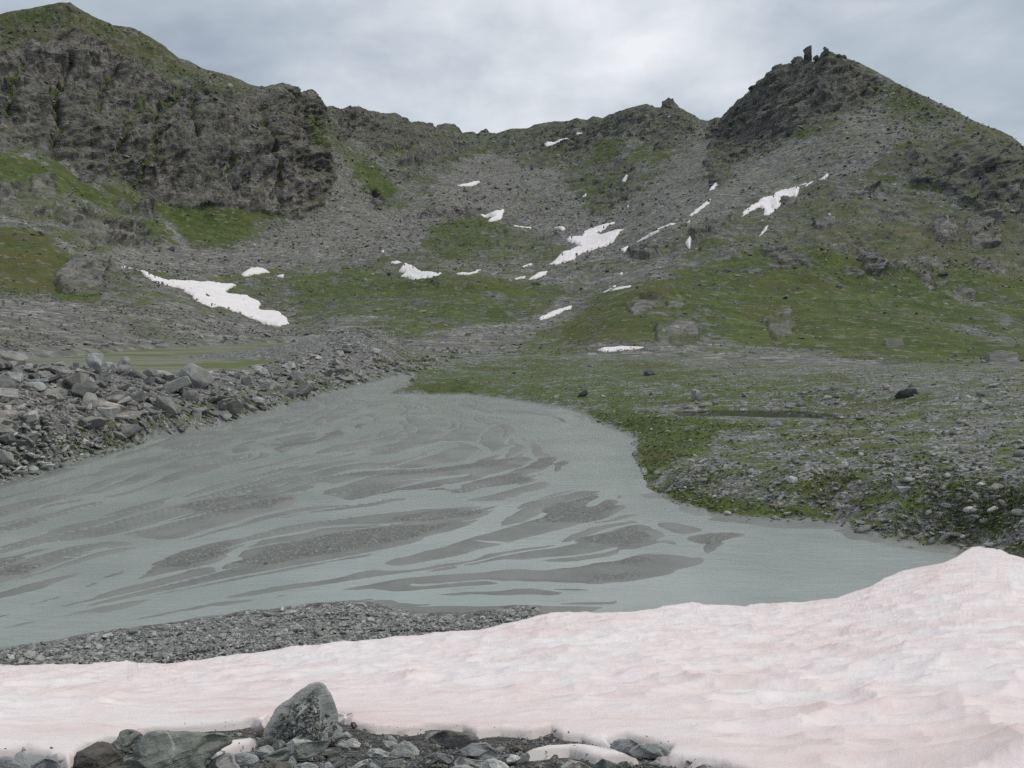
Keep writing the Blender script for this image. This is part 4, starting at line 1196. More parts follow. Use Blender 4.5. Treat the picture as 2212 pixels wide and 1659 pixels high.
def near_z(x, y):
    c = np.clip(np.searchsorted(NAZ, np.arctan2(x, y)), 0, len(NAZ) - 1)
    r = np.clip(np.searchsorted(R_rows, np.hypot(x, y)), 0, len(R_rows) - 1)
    return r, c


def fore_R(u, v):
    e = np.interp(u, su, sve_s)
    re_ = np.interp(u, su, Rs)
    t = (v - e) / (1620 - e)
    return math.exp(math.log(re_) * (1 - t) + math.log(3.0) * t)


def mount_hit(u, v):
    """place on the mountain sheet by its own coordinates"""
    c = int(np.clip(np.searchsorted(mu, u), 1, len(mu) - 1))
    k = int(np.clip(np.searchsorted(-MV[:, c], -v), 0, MV.shape[0] - 1))
    return MP[k, c].copy()


# ------------------------------------------------------------------ snow patches lying on the mountain
def mount_grid(us, vs):
    out = np.zeros((len(vs), len(us), 3))
    nrm_ = np.zeros((len(vs), len(us), 3))
    for j, u in enumerate(us):
        c = int(np.clip(np.searchsorted(mu, u) - 1, 0, len(mu) - 2))
        f = (u - mu[c]) / (mu[c + 1] - mu[c])
        vc = MV[:, c] * (1 - f) + MV[:, c + 1] * f
        rows = np.interp(-vs, -vc, np.arange(len(vc)))
        k = np.clip(rows.astype(int), 0, len(vc) - 2)
        g = (rows - k)[:, None]
        for arr, dst in ((MP, out), (MN, nrm_)):
            a = arr[k, c] * (1 - g) + arr[k + 1, c] * g
            b = arr[k, c + 1] * (1 - g) + arr[k + 1, c + 1] * g
            dst[:, j] = a * (1 - f) + b * f
    return out, nrm_


def Z2(p): return [(737.3 + x / 3, y / 3) for x, y in p]
def Z3(p): return [(1474.7 + x / 3, y / 3) for x, y in p]
def Z4(p): return [(x / 3, 553 + y / 3) for x, y in p]
def Z5(p): return [(737.3 + x / 3, 553 + y / 3) for x, y in p]


PATCHES = [
    (Z2([(1318, 950), (1340, 933), (1400, 912), (1470, 893), (1482, 898), (1420, 925), (1340, 957)]), 'thin white snow strip slanting just below the central ridge'),
    (Z2([(1520, 865), (1555, 850), (1556, 860), (1525, 874)]), 'tiny snow fleck highest under the central ridge'),
    (Z2([(742, 1196), (800, 1182), (890, 1176), (902, 1184), (860, 1196), (780, 1202)]), 'flat white snow bar alone in the upper middle scree bowl'),
    (Z2([(890, 1386), (960, 1386), (1020, 1378), (1030, 1356), (1012, 1356), (1056, 1348), (1057, 1385), (1042, 1415), (980, 1440), (940, 1440), (985, 1410), (950, 1402), (910, 1397)]), 'hooked snow patch on the dark rocky knoll in mid scree'),
    (Z2([(1112, 1472), (1235, 1465), (1225, 1475), (1120, 1480)]), 'narrow level snow line right of the hooked patch'),
    (Z2([(1368, 1470), (1430, 1473), (1457, 1490), (1430, 1498)]), 'small ragged snow scrap above the large forked patch'),
    (Z2([(1340, 1712), (1420, 1655), (1540, 1590), (1458, 1565), (1480, 1548), (1560, 1543), (1570, 1498), (1650, 1473), (1777, 1435), (1772, 1452), (1655, 1515), (1690, 1530), (1842, 1488), (1772, 1562), (1650, 1617), (1560, 1642), (1480, 1692), (1390, 1718)]),
     'largest forked snow patch at the foot of the central scree'),
    (Z2([(1558, 1268), (1592, 1248), (1584, 1266), (1563, 1277)]), 'tiny snow fleck below the green-topped crag in the centre'),
    (Z2([(1793, 1182), (1850, 1148), (1863, 1148), (1832, 1174), (1800, 1187)]), 'small slanting snow sliver beside the banded crag'),
    (Z2([(1838, 1342), (1862, 1320), (1857, 1337)]), 'tiny snow fleck on the scree right of the banded crag'),
    (Z2([(1790, 1612), (1860, 1588), (1864, 1604), (1832, 1627)]), 'short snow patch just right of the large forked one'),
    (Z2([(1908, 1566), (2000, 1533), (2072, 1515), (2062, 1531), (1960, 1561), (1915, 1572)]), 'lower of two parallel snow streaks right of the forked patch'),
    (Z2([(2018, 1507), (2090, 1473), (2182, 1452), (2152, 1480), (2060, 1502)]), 'upper of two parallel snow streaks right of the forked patch'),
    (Z2([(252, 1637), (278, 1622), (277, 1641)]), 'tiny snow dot in the scree left of the grassy knoll'),
    (Z3([(168, 1242), (190, 1203), (227, 1192), (205, 1222)]), 'short snow wedge under the overhanging crag of the right peak'),
    (Z3([(376, 1404), (385, 1378), (470, 1318), (520, 1288), (590, 1280), (600, 1253), (660, 1228), (740, 1223), (764, 1230), (742, 1272), (680, 1280), (620, 1320), (642, 1332), (560, 1392), (518, 1392), (530, 1370), (500, 1345), (420, 1388)]),
     'broad ragged snow patch slanting across the right peak slope'),
    (Z3([(748, 1202), (802, 1173), (802, 1182), (760, 1200)]), 'thin snow fleck just above the broad right slope patch'),
    (Z3([(788, 1217), (862, 1163), (832, 1197), (800, 1218)]), 'narrow snow tongue joining the broad right slope patch'),
    (Z3([(876, 1163), (940, 1127), (948, 1135), (920, 1158)]), 'uppermost snow tip on the right peak slope'),
    (Z3([(938, 1410), (985, 1400), (984, 1410), (945, 1415)]), 'tiny snow bar on the ledges at far right'),
    (Z3([(492, 1507), (552, 1473), (550, 1487), (520, 1502)]), 'small snow lozenge below the broad right slope patch'),
    (Z3([(16, 1562), (50, 1533), (58, 1545), (42, 1582)]), 'small upright snow wedge low on the right scree'),
    (Z3([(36, 1398), (110, 1343), (197, 1288), (172, 1322), (100, 1372), (60, 1398)]), 'slanting dotted snow streak on the right scree'),
    (Z3([(22, 1457), (52, 1428), (47, 1452)]), 'tiny snow fleck below the dotted snow streak'),
    (Z5([(372, 136), (410, 102), (368, 95), (410, 54), (470, 69), (520, 89), (692, 109), (622, 131), (560, 141), (480, 152), (430, 142)]), 'broad snow patch with small rocks behind the middle hill'),
    (Z5([(738, 112), (800, 94), (912, 73), (882, 89), (780, 114)]), 'thin snow crescent on the brow of the middle hill'),
    (Z5([(313, 36), (360, 28), (422, 40), (340, 47)]), 'thin snow scrap above the broad patch behind the middle hill'),
    (Z5([(1168, 46), (1240, 33), (1237, 49), (1180, 52)]), 'short snow bar left of the forked patch tail'),
    (Z5([(1203, 152), (1280, 123), (1342, 120), (1322, 141), (1260, 154)]), 'flat snow patch in the hollow beyond the middle hill'),
    (Z5([(1118, 144), (1197, 133), (1192, 143), (1130, 152)]), 'thin snow line beside the flat hollow patch'),
    (Z5([(1586, 258), (1650, 234), (1777, 166), (1772, 179), (1700, 221), (1620, 258)]), 'long snow crescent curving up beside the rocky knoll'),
    (Z5([(1732, 247), (1800, 221), (1887, 208), (1872, 226), (1780, 247)]), 'snow lens right of the long crescent'),
    (Z5([(1267, 422), (1290, 388), (1340, 363), (1502, 323), (1492, 341), (1400, 371), (1310, 410)]), 'curved snow strip at the left foot of the green hill'),
    (Z5([(1652, 607), (1700, 595), (1820, 586), (1972, 585), (1922, 599), (1780, 614), (1700, 622)]), 'lowest flat snow strip just behind the gravel bank crest'),
    (Z5([(1788, 109), (1827, 101), (1812, 115)]), 'tiny snow fleck above the rocky knoll'),
    (Z5([(187, 116), (222, 113), (207, 122)]), 'tiny snow fleck on the grass left of the middle hill'),
    (Z4([(760, 73), (800, 76), (900, 113), (1000, 148), (1080, 170), (1180, 176), (1300, 170), (1420, 176), (1542, 180), (1500, 210), (1460, 240), (1600, 260), (1692, 310), (1682, 340), (1792, 350), (1862, 380), (1878, 435), (1800, 458),
         (1700, 432), (1550, 372), (1450, 337), (1320, 322), (1280, 297), (1220, 252), (1140, 217), (1040, 192), (960, 157), (880, 112)]), 'long bright snow tongue behind the grey moraine at left'),
    (Z4([(1557, 132), (1620, 96), (1700, 95), (1757, 121), (1700, 122), (1640, 137), (1590, 142)]), 'small snow patch up right of the long left tongue'),
    (Z4([(1788, 141), (1842, 120), (1837, 152)]), 'thin snow fleck right of the small left patch'),
]
for poly, lab in PATCHES:
    p = np.array(poly)
    area = np.ptp(p[:, 0]) * np.ptp(p[:, 1])
    st = 0.8 if area < 1500 else 1.2
    us = np.arange(p[:, 0].min() - 3, p[:, 0].max() + 3, st)
    vs = np.arange(p[:, 1].max() + 3, p[:, 1].min() - 3, -st)
    G, GN = mount_grid(us, vs)
    UU, VV = np.meshgrid(us, vs)
    k = 1.8 if area > 1500 else 1.1
    ju = noise2(UU / 7, VV / 5, 601) * k + noise2(UU / 3, VV / 2.2, 602) * k * 0.5
    jv = noise2(UU / 7, VV / 5, 611) * k * .5 + noise2(UU / 3, VV / 2.2, 612) * k * 0.3
    sd = sdist(UU + ju, VV + jv, p)
    if area > 3000:                                # stones melt holes into the larger ones
        sd = sd - 6.0 * sstep(noise2(UU / 6, VV / 3.5, 621), 0.42, 0.75)
    th = np.where(sd > 0, np.minimum(0.25 + sd * 0.22, 1.1), np.maximum(sd, -1.5) * 0.9 + 0.1)
    keepv = sd > -1.5
    kq = keepv[:-1, :-1] & keepv[1:, :-1] & keepv[:-1, 1:] & keepv[1:, 1:]
    if not kq.any():
        continue
    Pp = G + GN * (th * np.clip(np.linalg.norm(G[..., :2], axis=-1) / 420, 0.6, 2.2))[..., None]
    for _ in range(2):
        q = Pp.copy()
        q[1:-1, 1:-1] = (Pp[1:-1, 1:-1] * 2 + Pp[:-2, 1:-1] + Pp[2:, 1:-1] + Pp[1:-1, :-2] + Pp[1:-1, 2:]) / 6
        Pp = q
    cen = Pp[keepv].mean(0)
    pm = np.stack([0.3 * sstep(noise2(UU / 9, VV / 4, 631), -0.1, 0.5), 0.7 * (1 - sstep(sd, -0.3, 1.8)), 0 * sd, 0 * sd], -1)
    o = sheet('snow_patch', Pp - cen, M_PATCH, None, {'mask': pm}, keep=kq)
    o.location = cen
    tag(o, lab, 'snow patch', 'old snow patches on the mountain side')
    if o.data.polygons[len(o.data.polygons) // 2].normal.z < 0:
        o.data.flip_normals()

# ------------------------------------------------------------------ rocks
def cut_rock(seed, dims=(1, 0.8, 0.6), cuts=9, bev=0.05):
    """an angular block: a box split by random cleavage planes, edges worn"""
    r = random.Random(seed)
    bm = bmesh.new()
    bmesh.ops.create_cube(bm, size=1.0)
    for k in range(cuts):
        nrm = Vector((r.gauss(0, 1), r.gauss(0, 1), r.gauss(0, 0.8))).normalized()
        d = r.uniform(0.28, 0.46)
        g = bm.verts[:] + bm.edges[:] + bm.faces[:]
        res = bmesh.ops.bisect_plane(bm, geom=g, plane_co=nrm * d, plane_no=nrm, clear_outer=True)
        ed = [e for e in res['geom_cut'] if isinstance(e, bmesh.types.BMEdge)]
        if ed:
            try:
                bmesh.ops.contextual_create(bm, geom=ed)
            except Exception:
                pass
    bmesh.ops.remove_doubles(bm, verts=bm.verts, dist=0.03)
    bmesh.ops.dissolve_degenerate(bm, dist=0.02, edges=bm.edges)
    bm2 = bmesh.new()
    for v in bm.verts:
        bm2.verts.new((v.co.x * dims[0], v.co.y * dims[1], v.co.z * dims[2]))
    bm.free()
    hull = bmesh.ops.convex_hull(bm2, input=bm2.verts)
    bmesh.ops.delete(bm2, geom=[g for g in hull['geom_interior'] if isinstance(g, bmesh.types.BMVert)], context='VERTS')
    if bev:
        bmesh.ops.dissolve_limit(bm2, angle_limit=math.radians(8), verts=bm2.verts, edges=bm2.edges)
        bmesh.ops.bevel(bm2, geom=bm2.edges[:], offset=bev, segments=1, affect='EDGES', clamp_overlap=True)
    return bm2


def round_rock(seed, dims=(1, 0.8, 0.55), sub=2):
    bm = bmesh.new()
    bmesh.ops.create_icosphere(bm, subdivisions=sub, radius=0.5)
    co = np.array([v.co[:] for v in bm.verts])
    d = 1 + 0.30 * noise3(co[:, 0] * 2.2 + seed * 3.7, co[:, 1] * 2.2, co[:, 2] * 2.2, seed) + 0.12 * noise3(co[:, 0] * 5 + seed, co[:, 1] * 5, co[:, 2] * 5, seed + 1)
    for v, k in zip(bm.verts, d):
        v.co = Vector((v.co.x * k * dims[0], v.co.y * k * dims[1], v.co.z * k * dims[2]))
    return bm


def to_mesh(bm, name, mat, smooth=False):
    me = bpy.data.meshes.new(name)
    bm.to_mesh(me)
    bm.free()
    if smooth:
        me.polygons.foreach_set('use_smooth', np.ones(len(me.polygons), bool))
    me.materials.append(mat)
    return me


def rock_set(name, mat, n, seed, dims, cuts=9, bev=0.05, rounded=False):
    out = []
    r = random.Random(seed)
    for i in range(n):
        dm = tuple(d * r.uniform(0.75, 1.25) for d in dims)
        if rounded:
            out.append(to_mesh(round_rock(seed + i, dm, 2), name, mat, True))
        else:
            out.append(to_mesh(cut_rock(seed * 37 + i, dm, cuts, bev), name, mat))
    return out


BLOCKS = rock_set('angular_boulder', M_BOULDER, 14, 3, (1.15, 0.85, 0.62), 9, 0.03)
SLABS = rock_set('slab_boulder', M_BOULDER, 8, 5, (1.3, 0.95, 0.34), 8, 0.03)
STONES = rock_set('bank_stone', M_STONE, 10, 9, (1.1, 0.85, 0.6), rounded=True)
BSTONES = rock_set('bank_block', M_STONE, 6, 10, (1.1, 0.85, 0.55), 10, 0.05)
PEBS = rock_set('gravel_pebble', M_PEBBLE, 8, 13, (1.15, 0.85, 0.5), 10, 0.07) + rock_set('gravel_pebble', M_PEBBLE, 5, 14, (1.1, 0.85, 0.5), rounded=True)
SCREE = rock_set('scree_stone', M_SCREE, 10, 17, (1.2, 0.9, 0.6), 8, 0)
LICHENS = rock_set('lichen_block', M_LICHEN, 6, 19, (1.2, 0.9, 0.6), 9, 0.03)
GRIT = rock_set('grit_stone', M_PEBBLE, 6, 23, (1.1, 0.9, 0.6), 7, 0)


def scatter(name, P, S, Rt, meshes, label, cat):
    """thousands of small stones as one mass, instanced on points"""
    src = bpy.data.collections.new(name + '_shapes')
    for m_ in meshes:
        src.objects.link(bpy.data.objects.new(m_.name + '_shape', m_))
    me = bpy.data.meshes.new(name)
    me.vertices.add(len(P))
    me.vertices.foreach_set('co', np.ascontiguousarray(P, np.float32).ravel())
    for nm, arr in (('scl', S), ('rot', Rt)):
        a = me.attributes.new(nm, 'FLOAT_VECTOR', 'POINT')
        a.data.foreach_set('vector', np.ascontiguousarray(arr, np.float32).ravel())
    o = link(bpy.data.objects.new(name, me))
    ng = bpy.data.node_groups.new(name + '_scatter', 'GeometryNodeTree')
    ng.interface.new_socket('Geometry', in_out='INPUT', socket_type='NodeSocketGeometry')
    ng.interface.new_socket('Geometry', in_out='OUTPUT', socket_type='NodeSocketGeometry')
    N, L = ng.nodes, ng.links
    gi, go = N.new('NodeGroupInput'), N.new('NodeGroupOutput')
    ci = N.new('GeometryNodeCollectionInfo')
    ci.inputs['Collection'].default_value = src
    ci.inputs['Separate Children'].default_value = True
    ci.inputs['Reset Children'].default_value = True
    ip = N.new('GeometryNodeInstanceOnPoints')
    ip.inputs['Pick Instance'].default_value = True
    rv = N.new('FunctionNodeRandomValue')
    rv.data_type = 'INT'
    rv.inputs[4].default_value = 0
    rv.inputs[5].default_value = len(meshes) - 1
    at = {}
    for nm in ('scl', 'rot'):
        a = N.new('GeometryNodeInputNamedAttribute')
        a.data_type = 'FLOAT_VECTOR'
        a.inputs['Name'].default_value = nm
        at[nm] = a
    er_ = N.new('FunctionNodeEulerToRotation')
    L.new(at['rot'].outputs[0], er_.inputs[0])
    L.new(gi.outputs[0], ip.inputs['Points'])
    L.new(ci.outputs[0], ip.inputs['Instance'])
    L.new(rv.outputs[2], ip.inputs['Instance Index'])
    L.new(er_.outputs[0], ip.inputs['Rotation'])
    L.new(at['scl'].outputs[0], ip.inputs['Scale'])
    L.new(ip.outputs[0], go.inputs[0])
    md = o.modifiers.new('scatter', 'NODES')
    md.node_group = ng
    tag(o, label, cat, kind='stuff')
    return o


def rand_rot(n, tilt=0.5):
    return np.stack([RNG.normal(0, tilt, n), RNG.normal(0, tilt, n), RNG.uniform(0, 6.28, n)], -1)


def single(name, me, loc, size, rot, label, cat, group):
    o = link(bpy.data.objects.new(name, me))
    o.location = loc
    o.scale = size if not np.isscalar(size) else (size,) * 3
    o.rotation_euler = rot
    return tag(o, label, cat, group)


def traced_rock(name, poly, R, mat, label, cat, group=None, depth=0.8, slant=0.25, rough=0.05, rings=11, npt=36, square=0.45, seed=1, smooth=False, sink=0.0):
    """a rock whose seen outline is read from the photo; own distance, size and depth"""
    p = np.array(poly, float)
    seg = np.linalg.norm(np.diff(np.vstack([p, p[:1]]), axis=0), axis=1)
    cum = np.concatenate([[0], np.cumsum(seg)])
    q = np.linspace(0, cum[-1], npt, endpoint=False)
    pc = np.vstack([p, p[:1]])
    pu, pv = np.interp(q, cum, pc[:, 0]), np.interp(q, cum, pc[:, 1])
    cu, cv_ = pu.mean(), pv.mean()
    wpx, hpx = np.ptp(pu), np.ptp(pv)
    D = depth * min(wpx, hpx * 1.6) * R / FOC / 2
    lo = pv.max()
    verts = []
    ts = np.sin(np.linspace(-1, 1, rings) * math.pi / 2 * 0.97)
    for t in ts:
        s = (1 - abs(t) ** 2.6) ** square
        uu, vv = cu + (pu - cu) * s, cv_ + (pv - cv_) * s
        dd = t * D - slant * D * ((vv - cv_) / max(hpx, 1e-6)) * 1.6
        verts.append(at_range(uu, vv, R + D * 0.6 + dd))
    V = np.array(verts)
    cen = V.reshape(-1, 3).mean(0)
    L_ = wpx * R / FOC
    nn = fbm3(*(V[..., i] / L_ * 3.2 + seed * 5.3 for i in range(3)), 4, seed, 0.55)
    n2 = fbm3(*(V[..., i] / L_ * 1.3 + seed * 2.1 for i in range(3)), 2, seed + 50, 0.5)
    dirv = V - cen
    dirv /= np.linalg.norm(dirv, axis=-1, keepdims=True) + 1e-9
    mid_ = np.abs(ts)[:, None]
    V = V + dirv * ((nn * rough + n2 * rough * 1.2 * mid_) * L_)[..., None]
    rr = random.Random(seed)
    vd = cen - np.array([0, 0, CAMZ])
    vd /= np.linalg.norm(vd)
    keepo = sstep(np.abs(ts), 0.12, 0.6)[:, None]
    for k in range(9):
        nk = np.array([rr.gauss(0, 0.8), rr.gauss(0, 0.5), rr.gauss(0.15, 0.7)]) - vd * 0.9
        nk /= np.linalg.norm(nk)
        proj = (V - cen) @ nk
        lim = np.quantile(proj, rr.uniform(0.72, 0.93))
        V = V - nk * (np.maximum(0, proj - lim) * keepo)[..., None] * 0.9
    V = V + dirv * (fbm3(*(V[..., i] / L_ * 9 + seed for i in range(3)), 3, seed + 7, 0.6) * rough * 0.8 * L_)[..., None]
    bot = np.array([cen[0], cen[1], V[..., 2].min()])
    caps = [V[0].mean(0), V[-1].mean(0)]
    co = np.vstack([V.reshape(-1, 3), caps]) - bot
    nr = rings
    faces = []
    for i in range(nr - 1):
        for j in range(npt):
            a, b = i * npt + j, i * npt + (j + 1) % npt
            faces.append((a, b, b + npt, a + npt))
    for j in range(npt):
        faces.append((nr * npt, (j + 1) % npt, j))
        faces.append((nr * npt + 1, (nr - 1) * npt + j, (nr - 1) * npt + (j + 1) % npt))
    me = bpy.data.meshes.new(name)
    me.from_pydata(co.tolist(), [], faces)
    bm = bmesh.new()
    bm.from_mesh(me)
    bmesh.ops.recalc_face_normals(bm, faces=bm.faces)
    bm.to_mesh(me)
    bm.free()
    if smooth:
        me.polygons.foreach_set('use_smooth', np.ones(len(me.polygons), bool))
    me.materials.append(mat)
    o = link(bpy.data.objects.new(name, me))
    o.location = bot - np.array([0, 0, sink])
    return tag(o, label, cat, group)


# ---- rock towers and blocks on the ridges
def S5(p): return [(1637.3 + x * 0.10966, 78.8 + y * 0.10966) for x, y in p]


def ridge_R(u):
    return float(np.interp(u, mu, LR[-1]))


TOWERS = [
    ('rock_spire', S5([(885, 275), (930, 230), (980, 200), (1030, 170), (1058, 168), (1058, 300), (1066, 480), (1000, 520), (890, 500), (905, 390), (915, 340)]), 'tall leaning rock needle standing up from the right summit', 'rock spire'),
    ('rock_tower', S5([(1200, 440), (1220, 380), (1250, 320), (1300, 280), (1280, 235), (1310, 203), (1345, 203), (1350, 240), (1395, 250), (1390, 280), (1450, 300), (1500, 320), (1480, 400), (1340, 460)]), 'stacked rock tower with a knob, top of the right peak', 'rock tower'),
    ('ridge_block', S5([(640, 500), (690, 440), (710, 412), (790, 388), (860, 408), (895, 450), (900, 520), (700, 550)]), 'squat rock block just left of the tall needle', 'rock'),
    ('ridge_block', S5([(1080, 470), (1085, 410), (1150, 363), (1185, 366), (1200, 410), (1210, 480)]), 'small rock block in the notch right of the needle', 'rock'),
    ('ridge_block', S5([(1650, 440), (1655, 370), (1720, 358), (1745, 405), (1760, 450)]), 'lone small block on the crest right of the summit tower', 'rock'),
    ('ridge_block', S5([(1530, 400), (1560, 360), (1600, 333), (1645, 370), (1650, 420)]), 'knob between the summit tower and the lone block', 'rock'),
    ('ridge_block', S5([(260, 660), (275, 610), (330, 568), (460, 528), (478, 570), (500, 650), (300, 720)]), 'jutting rock prow on the left shoulder of the right peak', 'rock'),
    ('ridge_block', S5([(120, 810), (150, 745), (170, 712), (240, 688), (250, 740), (200, 820)]), 'lowest jutting block on the left edge of the right peak', 'rock'),
    ('rock_tower', [(1416, 250), (1424, 239), (1430, 233), (1430, 223), (1436, 217), (1439, 212), (1446, 209), (1450, 215), (1454, 213), (1458, 223), (1463, 230), (1470, 235), (1484, 250), (1450, 258)], 'rounded rock tower on the ridge in the centre right', 'rock tower'),
    ('ridge_block', [(1030, 298), (1033, 287), (1041, 282), (1052, 280), (1058, 287), (1068, 287), (1075, 296), (1050, 302)], 'twin blocks in the low notch of the back ridge', 'rock'),
    ('ridge_block', [(650, 210), (656, 198), (672, 194), (684, 200), (698, 219), (692, 230), (660, 226)], 'toothed rock block at the right end of the left ridge', 'rock'),
    ('ridge_block', [(580, 196), (586, 184), (600, 181), (618, 182), (646, 187), (650, 202), (610, 206)], 'flat-topped rock step on the left ridge', 'rock'),
    ('ridge_block', [(940, 280), (946, 270), (962, 268), (980, 268), (994, 278), (998, 290), (960, 290)], 'dark hump of rock left of the low notch', 'rock'),
    ('ridge_block', [(996, 294), (1004, 286), (1020, 284), (1030, 291), (1030, 298)], 'low dark block beside the low notch', 'rock'),
]
for i, (nm, poly, lab, cat) in enumerate(TOWERS):
    cu = np.mean([q[0] for q in poly])
    traced_rock(nm, poly, ridge_R(cu) - 3, M_CRAG, lab, cat, 'rocks on the skyline', depth=1.0, slant=0.2, rough=0.10, rings=15, npt=48, square=0.3, seed=i + 3)

# ---- moraine on the left
def Q6(p): return [(x * 0.1919, 727.7 + y * 0.1919) for x, y in p]
def Q7(p): return [(424.5 + x * 0.2193, 685.2 + y * 0.2193) for x, y in p]


BOULDERS = [
    ('boulder', Z4([(1152, 800), (1165, 740), (1200, 703), (1240, 690), (1290, 718), (1360, 748), (1392, 800), (1372, 828), (1290, 874), (1220, 874), (1168, 846)]), M_BOULDER, 'largest rounded boulder on the moraine, taller than its neighbours', 0.95),
    ('boulder', Z4([(1183, 895), (1220, 868), (1270, 870), (1292, 900), (1292, 942), (1240, 968), (1188, 940)]), M_PALE, 'pale grey boulder right below the largest one', 0.9),
    ('boulder', Q6([(958, 250), (985, 195), (1040, 178), (1172, 186), (1156, 290), (1130, 385), (1060, 400), (1000, 340)]), M_BOULDER, 'dark upright boulder standing against the marsh pool', 0.8),
    ('boulder', Q6([(1136, 330), (1160, 290), (1230, 280), (1310, 305), (1312, 360), (1240, 385), (1150, 375)]), M_BOULDER, 'low rounded boulder between two upright ones by the pool', 0.8),
    ('boulder', Q6([(1330, 270), (1370, 230), (1430, 212), (1468, 260), (1466, 310), (1380, 320), (1335, 310)]), M_BOULDER, 'top boulder of a stacked pair by the pool', 0.9),
    ('boulder', Q6([(1296, 370), (1350, 315), (1440, 300), (1474, 340), (1470, 410), (1400, 450), (1320, 410)]), M_BOULDER, 'lower boulder of the stacked pair by the pool', 0.9),
    ('slab_boulder', Q6([(1448, 400), (1500, 366), (1600, 400), (1670, 450), (1650, 495), (1530, 480), (1455, 445)]), M_BOULDER, 'tilted grey slab left of the largest boulder', 0.9),
    ('slab_boulder', Q6([(1600, 400), (1650, 355), (1740, 360), (1842, 430), (1800, 490), (1700, 500), (1640, 450)]), M_BOULDER, 'pale-topped slab next to the largest boulder', 0.9),
    ('slab_boulder', Q6([(285, 668), (480, 600), (660, 568), (745, 600), (764, 640), (680, 705), (550, 724), (400, 705)]), M_BOULDER, 'long lens-shaped slab in the middle of the left rubble', 0.9),
    ('boulder', Q6([(-120, 470), (120, 438), (152, 500), (184, 560), (152, 645), (0, 695), (-120, 700)]), M_BOULDER, 'big dark boulder cut by the left picture edge', 0.9),
    ('slab_boulder', Q6([(885, 815), (960, 738), (1020, 676), (1080, 703), (1300, 748), (1614, 850), (1560, 905), (1500, 935), (1300, 925), (1100, 945), (1000, 935), (965, 855)]), M_PALE, 'large pinkish-white slab, the palest rock of the moraine', 0.7),
    ('slab_boulder', Q6([(-120, 825), (180, 828), (304, 880), (292, 918), (150, 935), (0, 905), (-120, 895)]), M_PALE, 'flat pale slab at the left picture edge', 0.9),
    ('boulder', Q6([(-120, 905), (90, 915), (164, 960), (152, 1035), (60, 1105), (-120, 1115)]), M_BOULDER, 'grey boulder under the flat pale slab at the left edge', 0.9),
    ('slab_boulder', Q6([(505, 1050), (600, 952), (650, 942), (704, 1000), (738, 1070), (684, 1155), (610, 1190), (556, 1120)]), M_BOULDER, 'upright pointed slab near the foot of the moraine', 0.5),
    ('slab_boulder', Q6([(695, 1155), (718, 1103), (830, 1062), (940, 1128), (1074, 1232), (960, 1245), (840, 1235)]), M_PALE, 'pale wedge-shaped slab at the foot of the moraine', 0.7),
    ('slab_boulder', Q6([(896, 1082), (1080, 1028), (1174, 1080), (1154, 1164), (1040, 1154)]), M_BOULDER, 'squarish slab behind the dark triangular rock', 0.7),
    ('boulder', Q6([(1136, 1152), (1250, 1026), (1324, 1204), (1230, 1210)]), M_BOULDER, 'dark triangular rock at the foot of the moraine', 0.7),
    ('slab_boulder', Q6([(1286, 1082), (1370, 976), (1560, 986), (1584, 1040), (1450, 1134), (1390, 1195), (1306, 1199)]), M_BOULDER, 'broad light grey slab leaning at the foot of the moraine', 0.6),
    ('slab_boulder', Q6([(190, 1120), (280, 1085), (420, 1100), (580, 1190), (480, 1200), (280, 1170)]), M_BOULDER, 'low flat slab beside the moss at the moraine foot', 0.9),
    ('slab_boulder', Q6([(220, 600), (300, 510), (480, 510), (530, 560), (500, 605), (340, 620)]), M_BOULDER, 'slab right behind the long lens-shaped slab', 0.9),
    ('boulder', Q6([(350, 450), (440, 385), (560, 390), (610, 440), (560, 480), (400, 490)]), M_BOULDER, 'brownish block on the upper left moraine', 0.9),
    ('boulder', Q6([(530, 360), (620, 330), (780, 350), (820, 400), (760, 460), (650, 430)]), M_BOULDER, 'broad brown block below the moraine crest', 0.8),
    ('boulder', Q7([(915, 590), (950, 545), (990, 516), (1062, 545), (1054, 655), (960, 670)]), M_BOULDER, 'dark squarish boulder halfway along the moraine', 0.9),
    ('slab_boulder', Q7([(540, 482), (600, 462), (700, 518), (734, 588), (660, 604), (580, 542)]), M_BOULDER, 'brown slab tilted right, uphill of the largest boulder', 0.7),
    ('slab_boulder', Q7([(896, 440), (980, 436), (1024, 500), (950, 534), (896, 504)]), M_PALE, 'clean pale facet block near the moraine crest', 0.7),
    ('boulder', Q7([(986, 420), (1050, 392), (1084, 440), (1010, 469)]), M_BOULDER, 'dark cube on top of the clean pale block', 0.9),
    ('slab_boulder', Q7([(606, 642), (740, 616), (844, 660), (854, 744), (760, 749), (636, 684)]), M_BOULDER, 'wide flat-topped block in the middle of the moraine', 0.8),
    ('boulder', Q7([(1366, 472), (1450, 466), (1469, 540), (1420, 580), (1366, 544)]), M_BOULDER, 'brown block near the stream inlet', 0.9),
    ('boulder', Q7([(1330, 390), (1370, 330), (1440, 325), (1460, 370), (1400, 395)]), M_BOULDER, 'grey block below the gravel cone', 0.9),
    ('boulder', Q7([(1650, 190), (1680, 150), (1730, 155), (1735, 195), (1690, 210)]), M_BOULDER, 'single dark boulder high on the gravel cone', 0.9),
    ('boulder', Q7([(1088, 375), (1120, 347), (1168, 385), (1140, 408), (1108, 404)]), M_BOULDER, 'dark rock perched on the moraine crest', 0.9),
    ('slab_boulder', Q7([(706, 520), (780, 520), (850, 580), (820, 610), (740, 570)]), M_BOULDER, 'dark overhanging slab beside the tilted brown one', 0.7),
    ('boulder', Q7([(190, 995), (230, 925), (310, 920), (350, 975), (300, 1020), (200, 1015)]), M_BOULDER, 'grey block at the water edge below the largest boulder', 0.8),
]
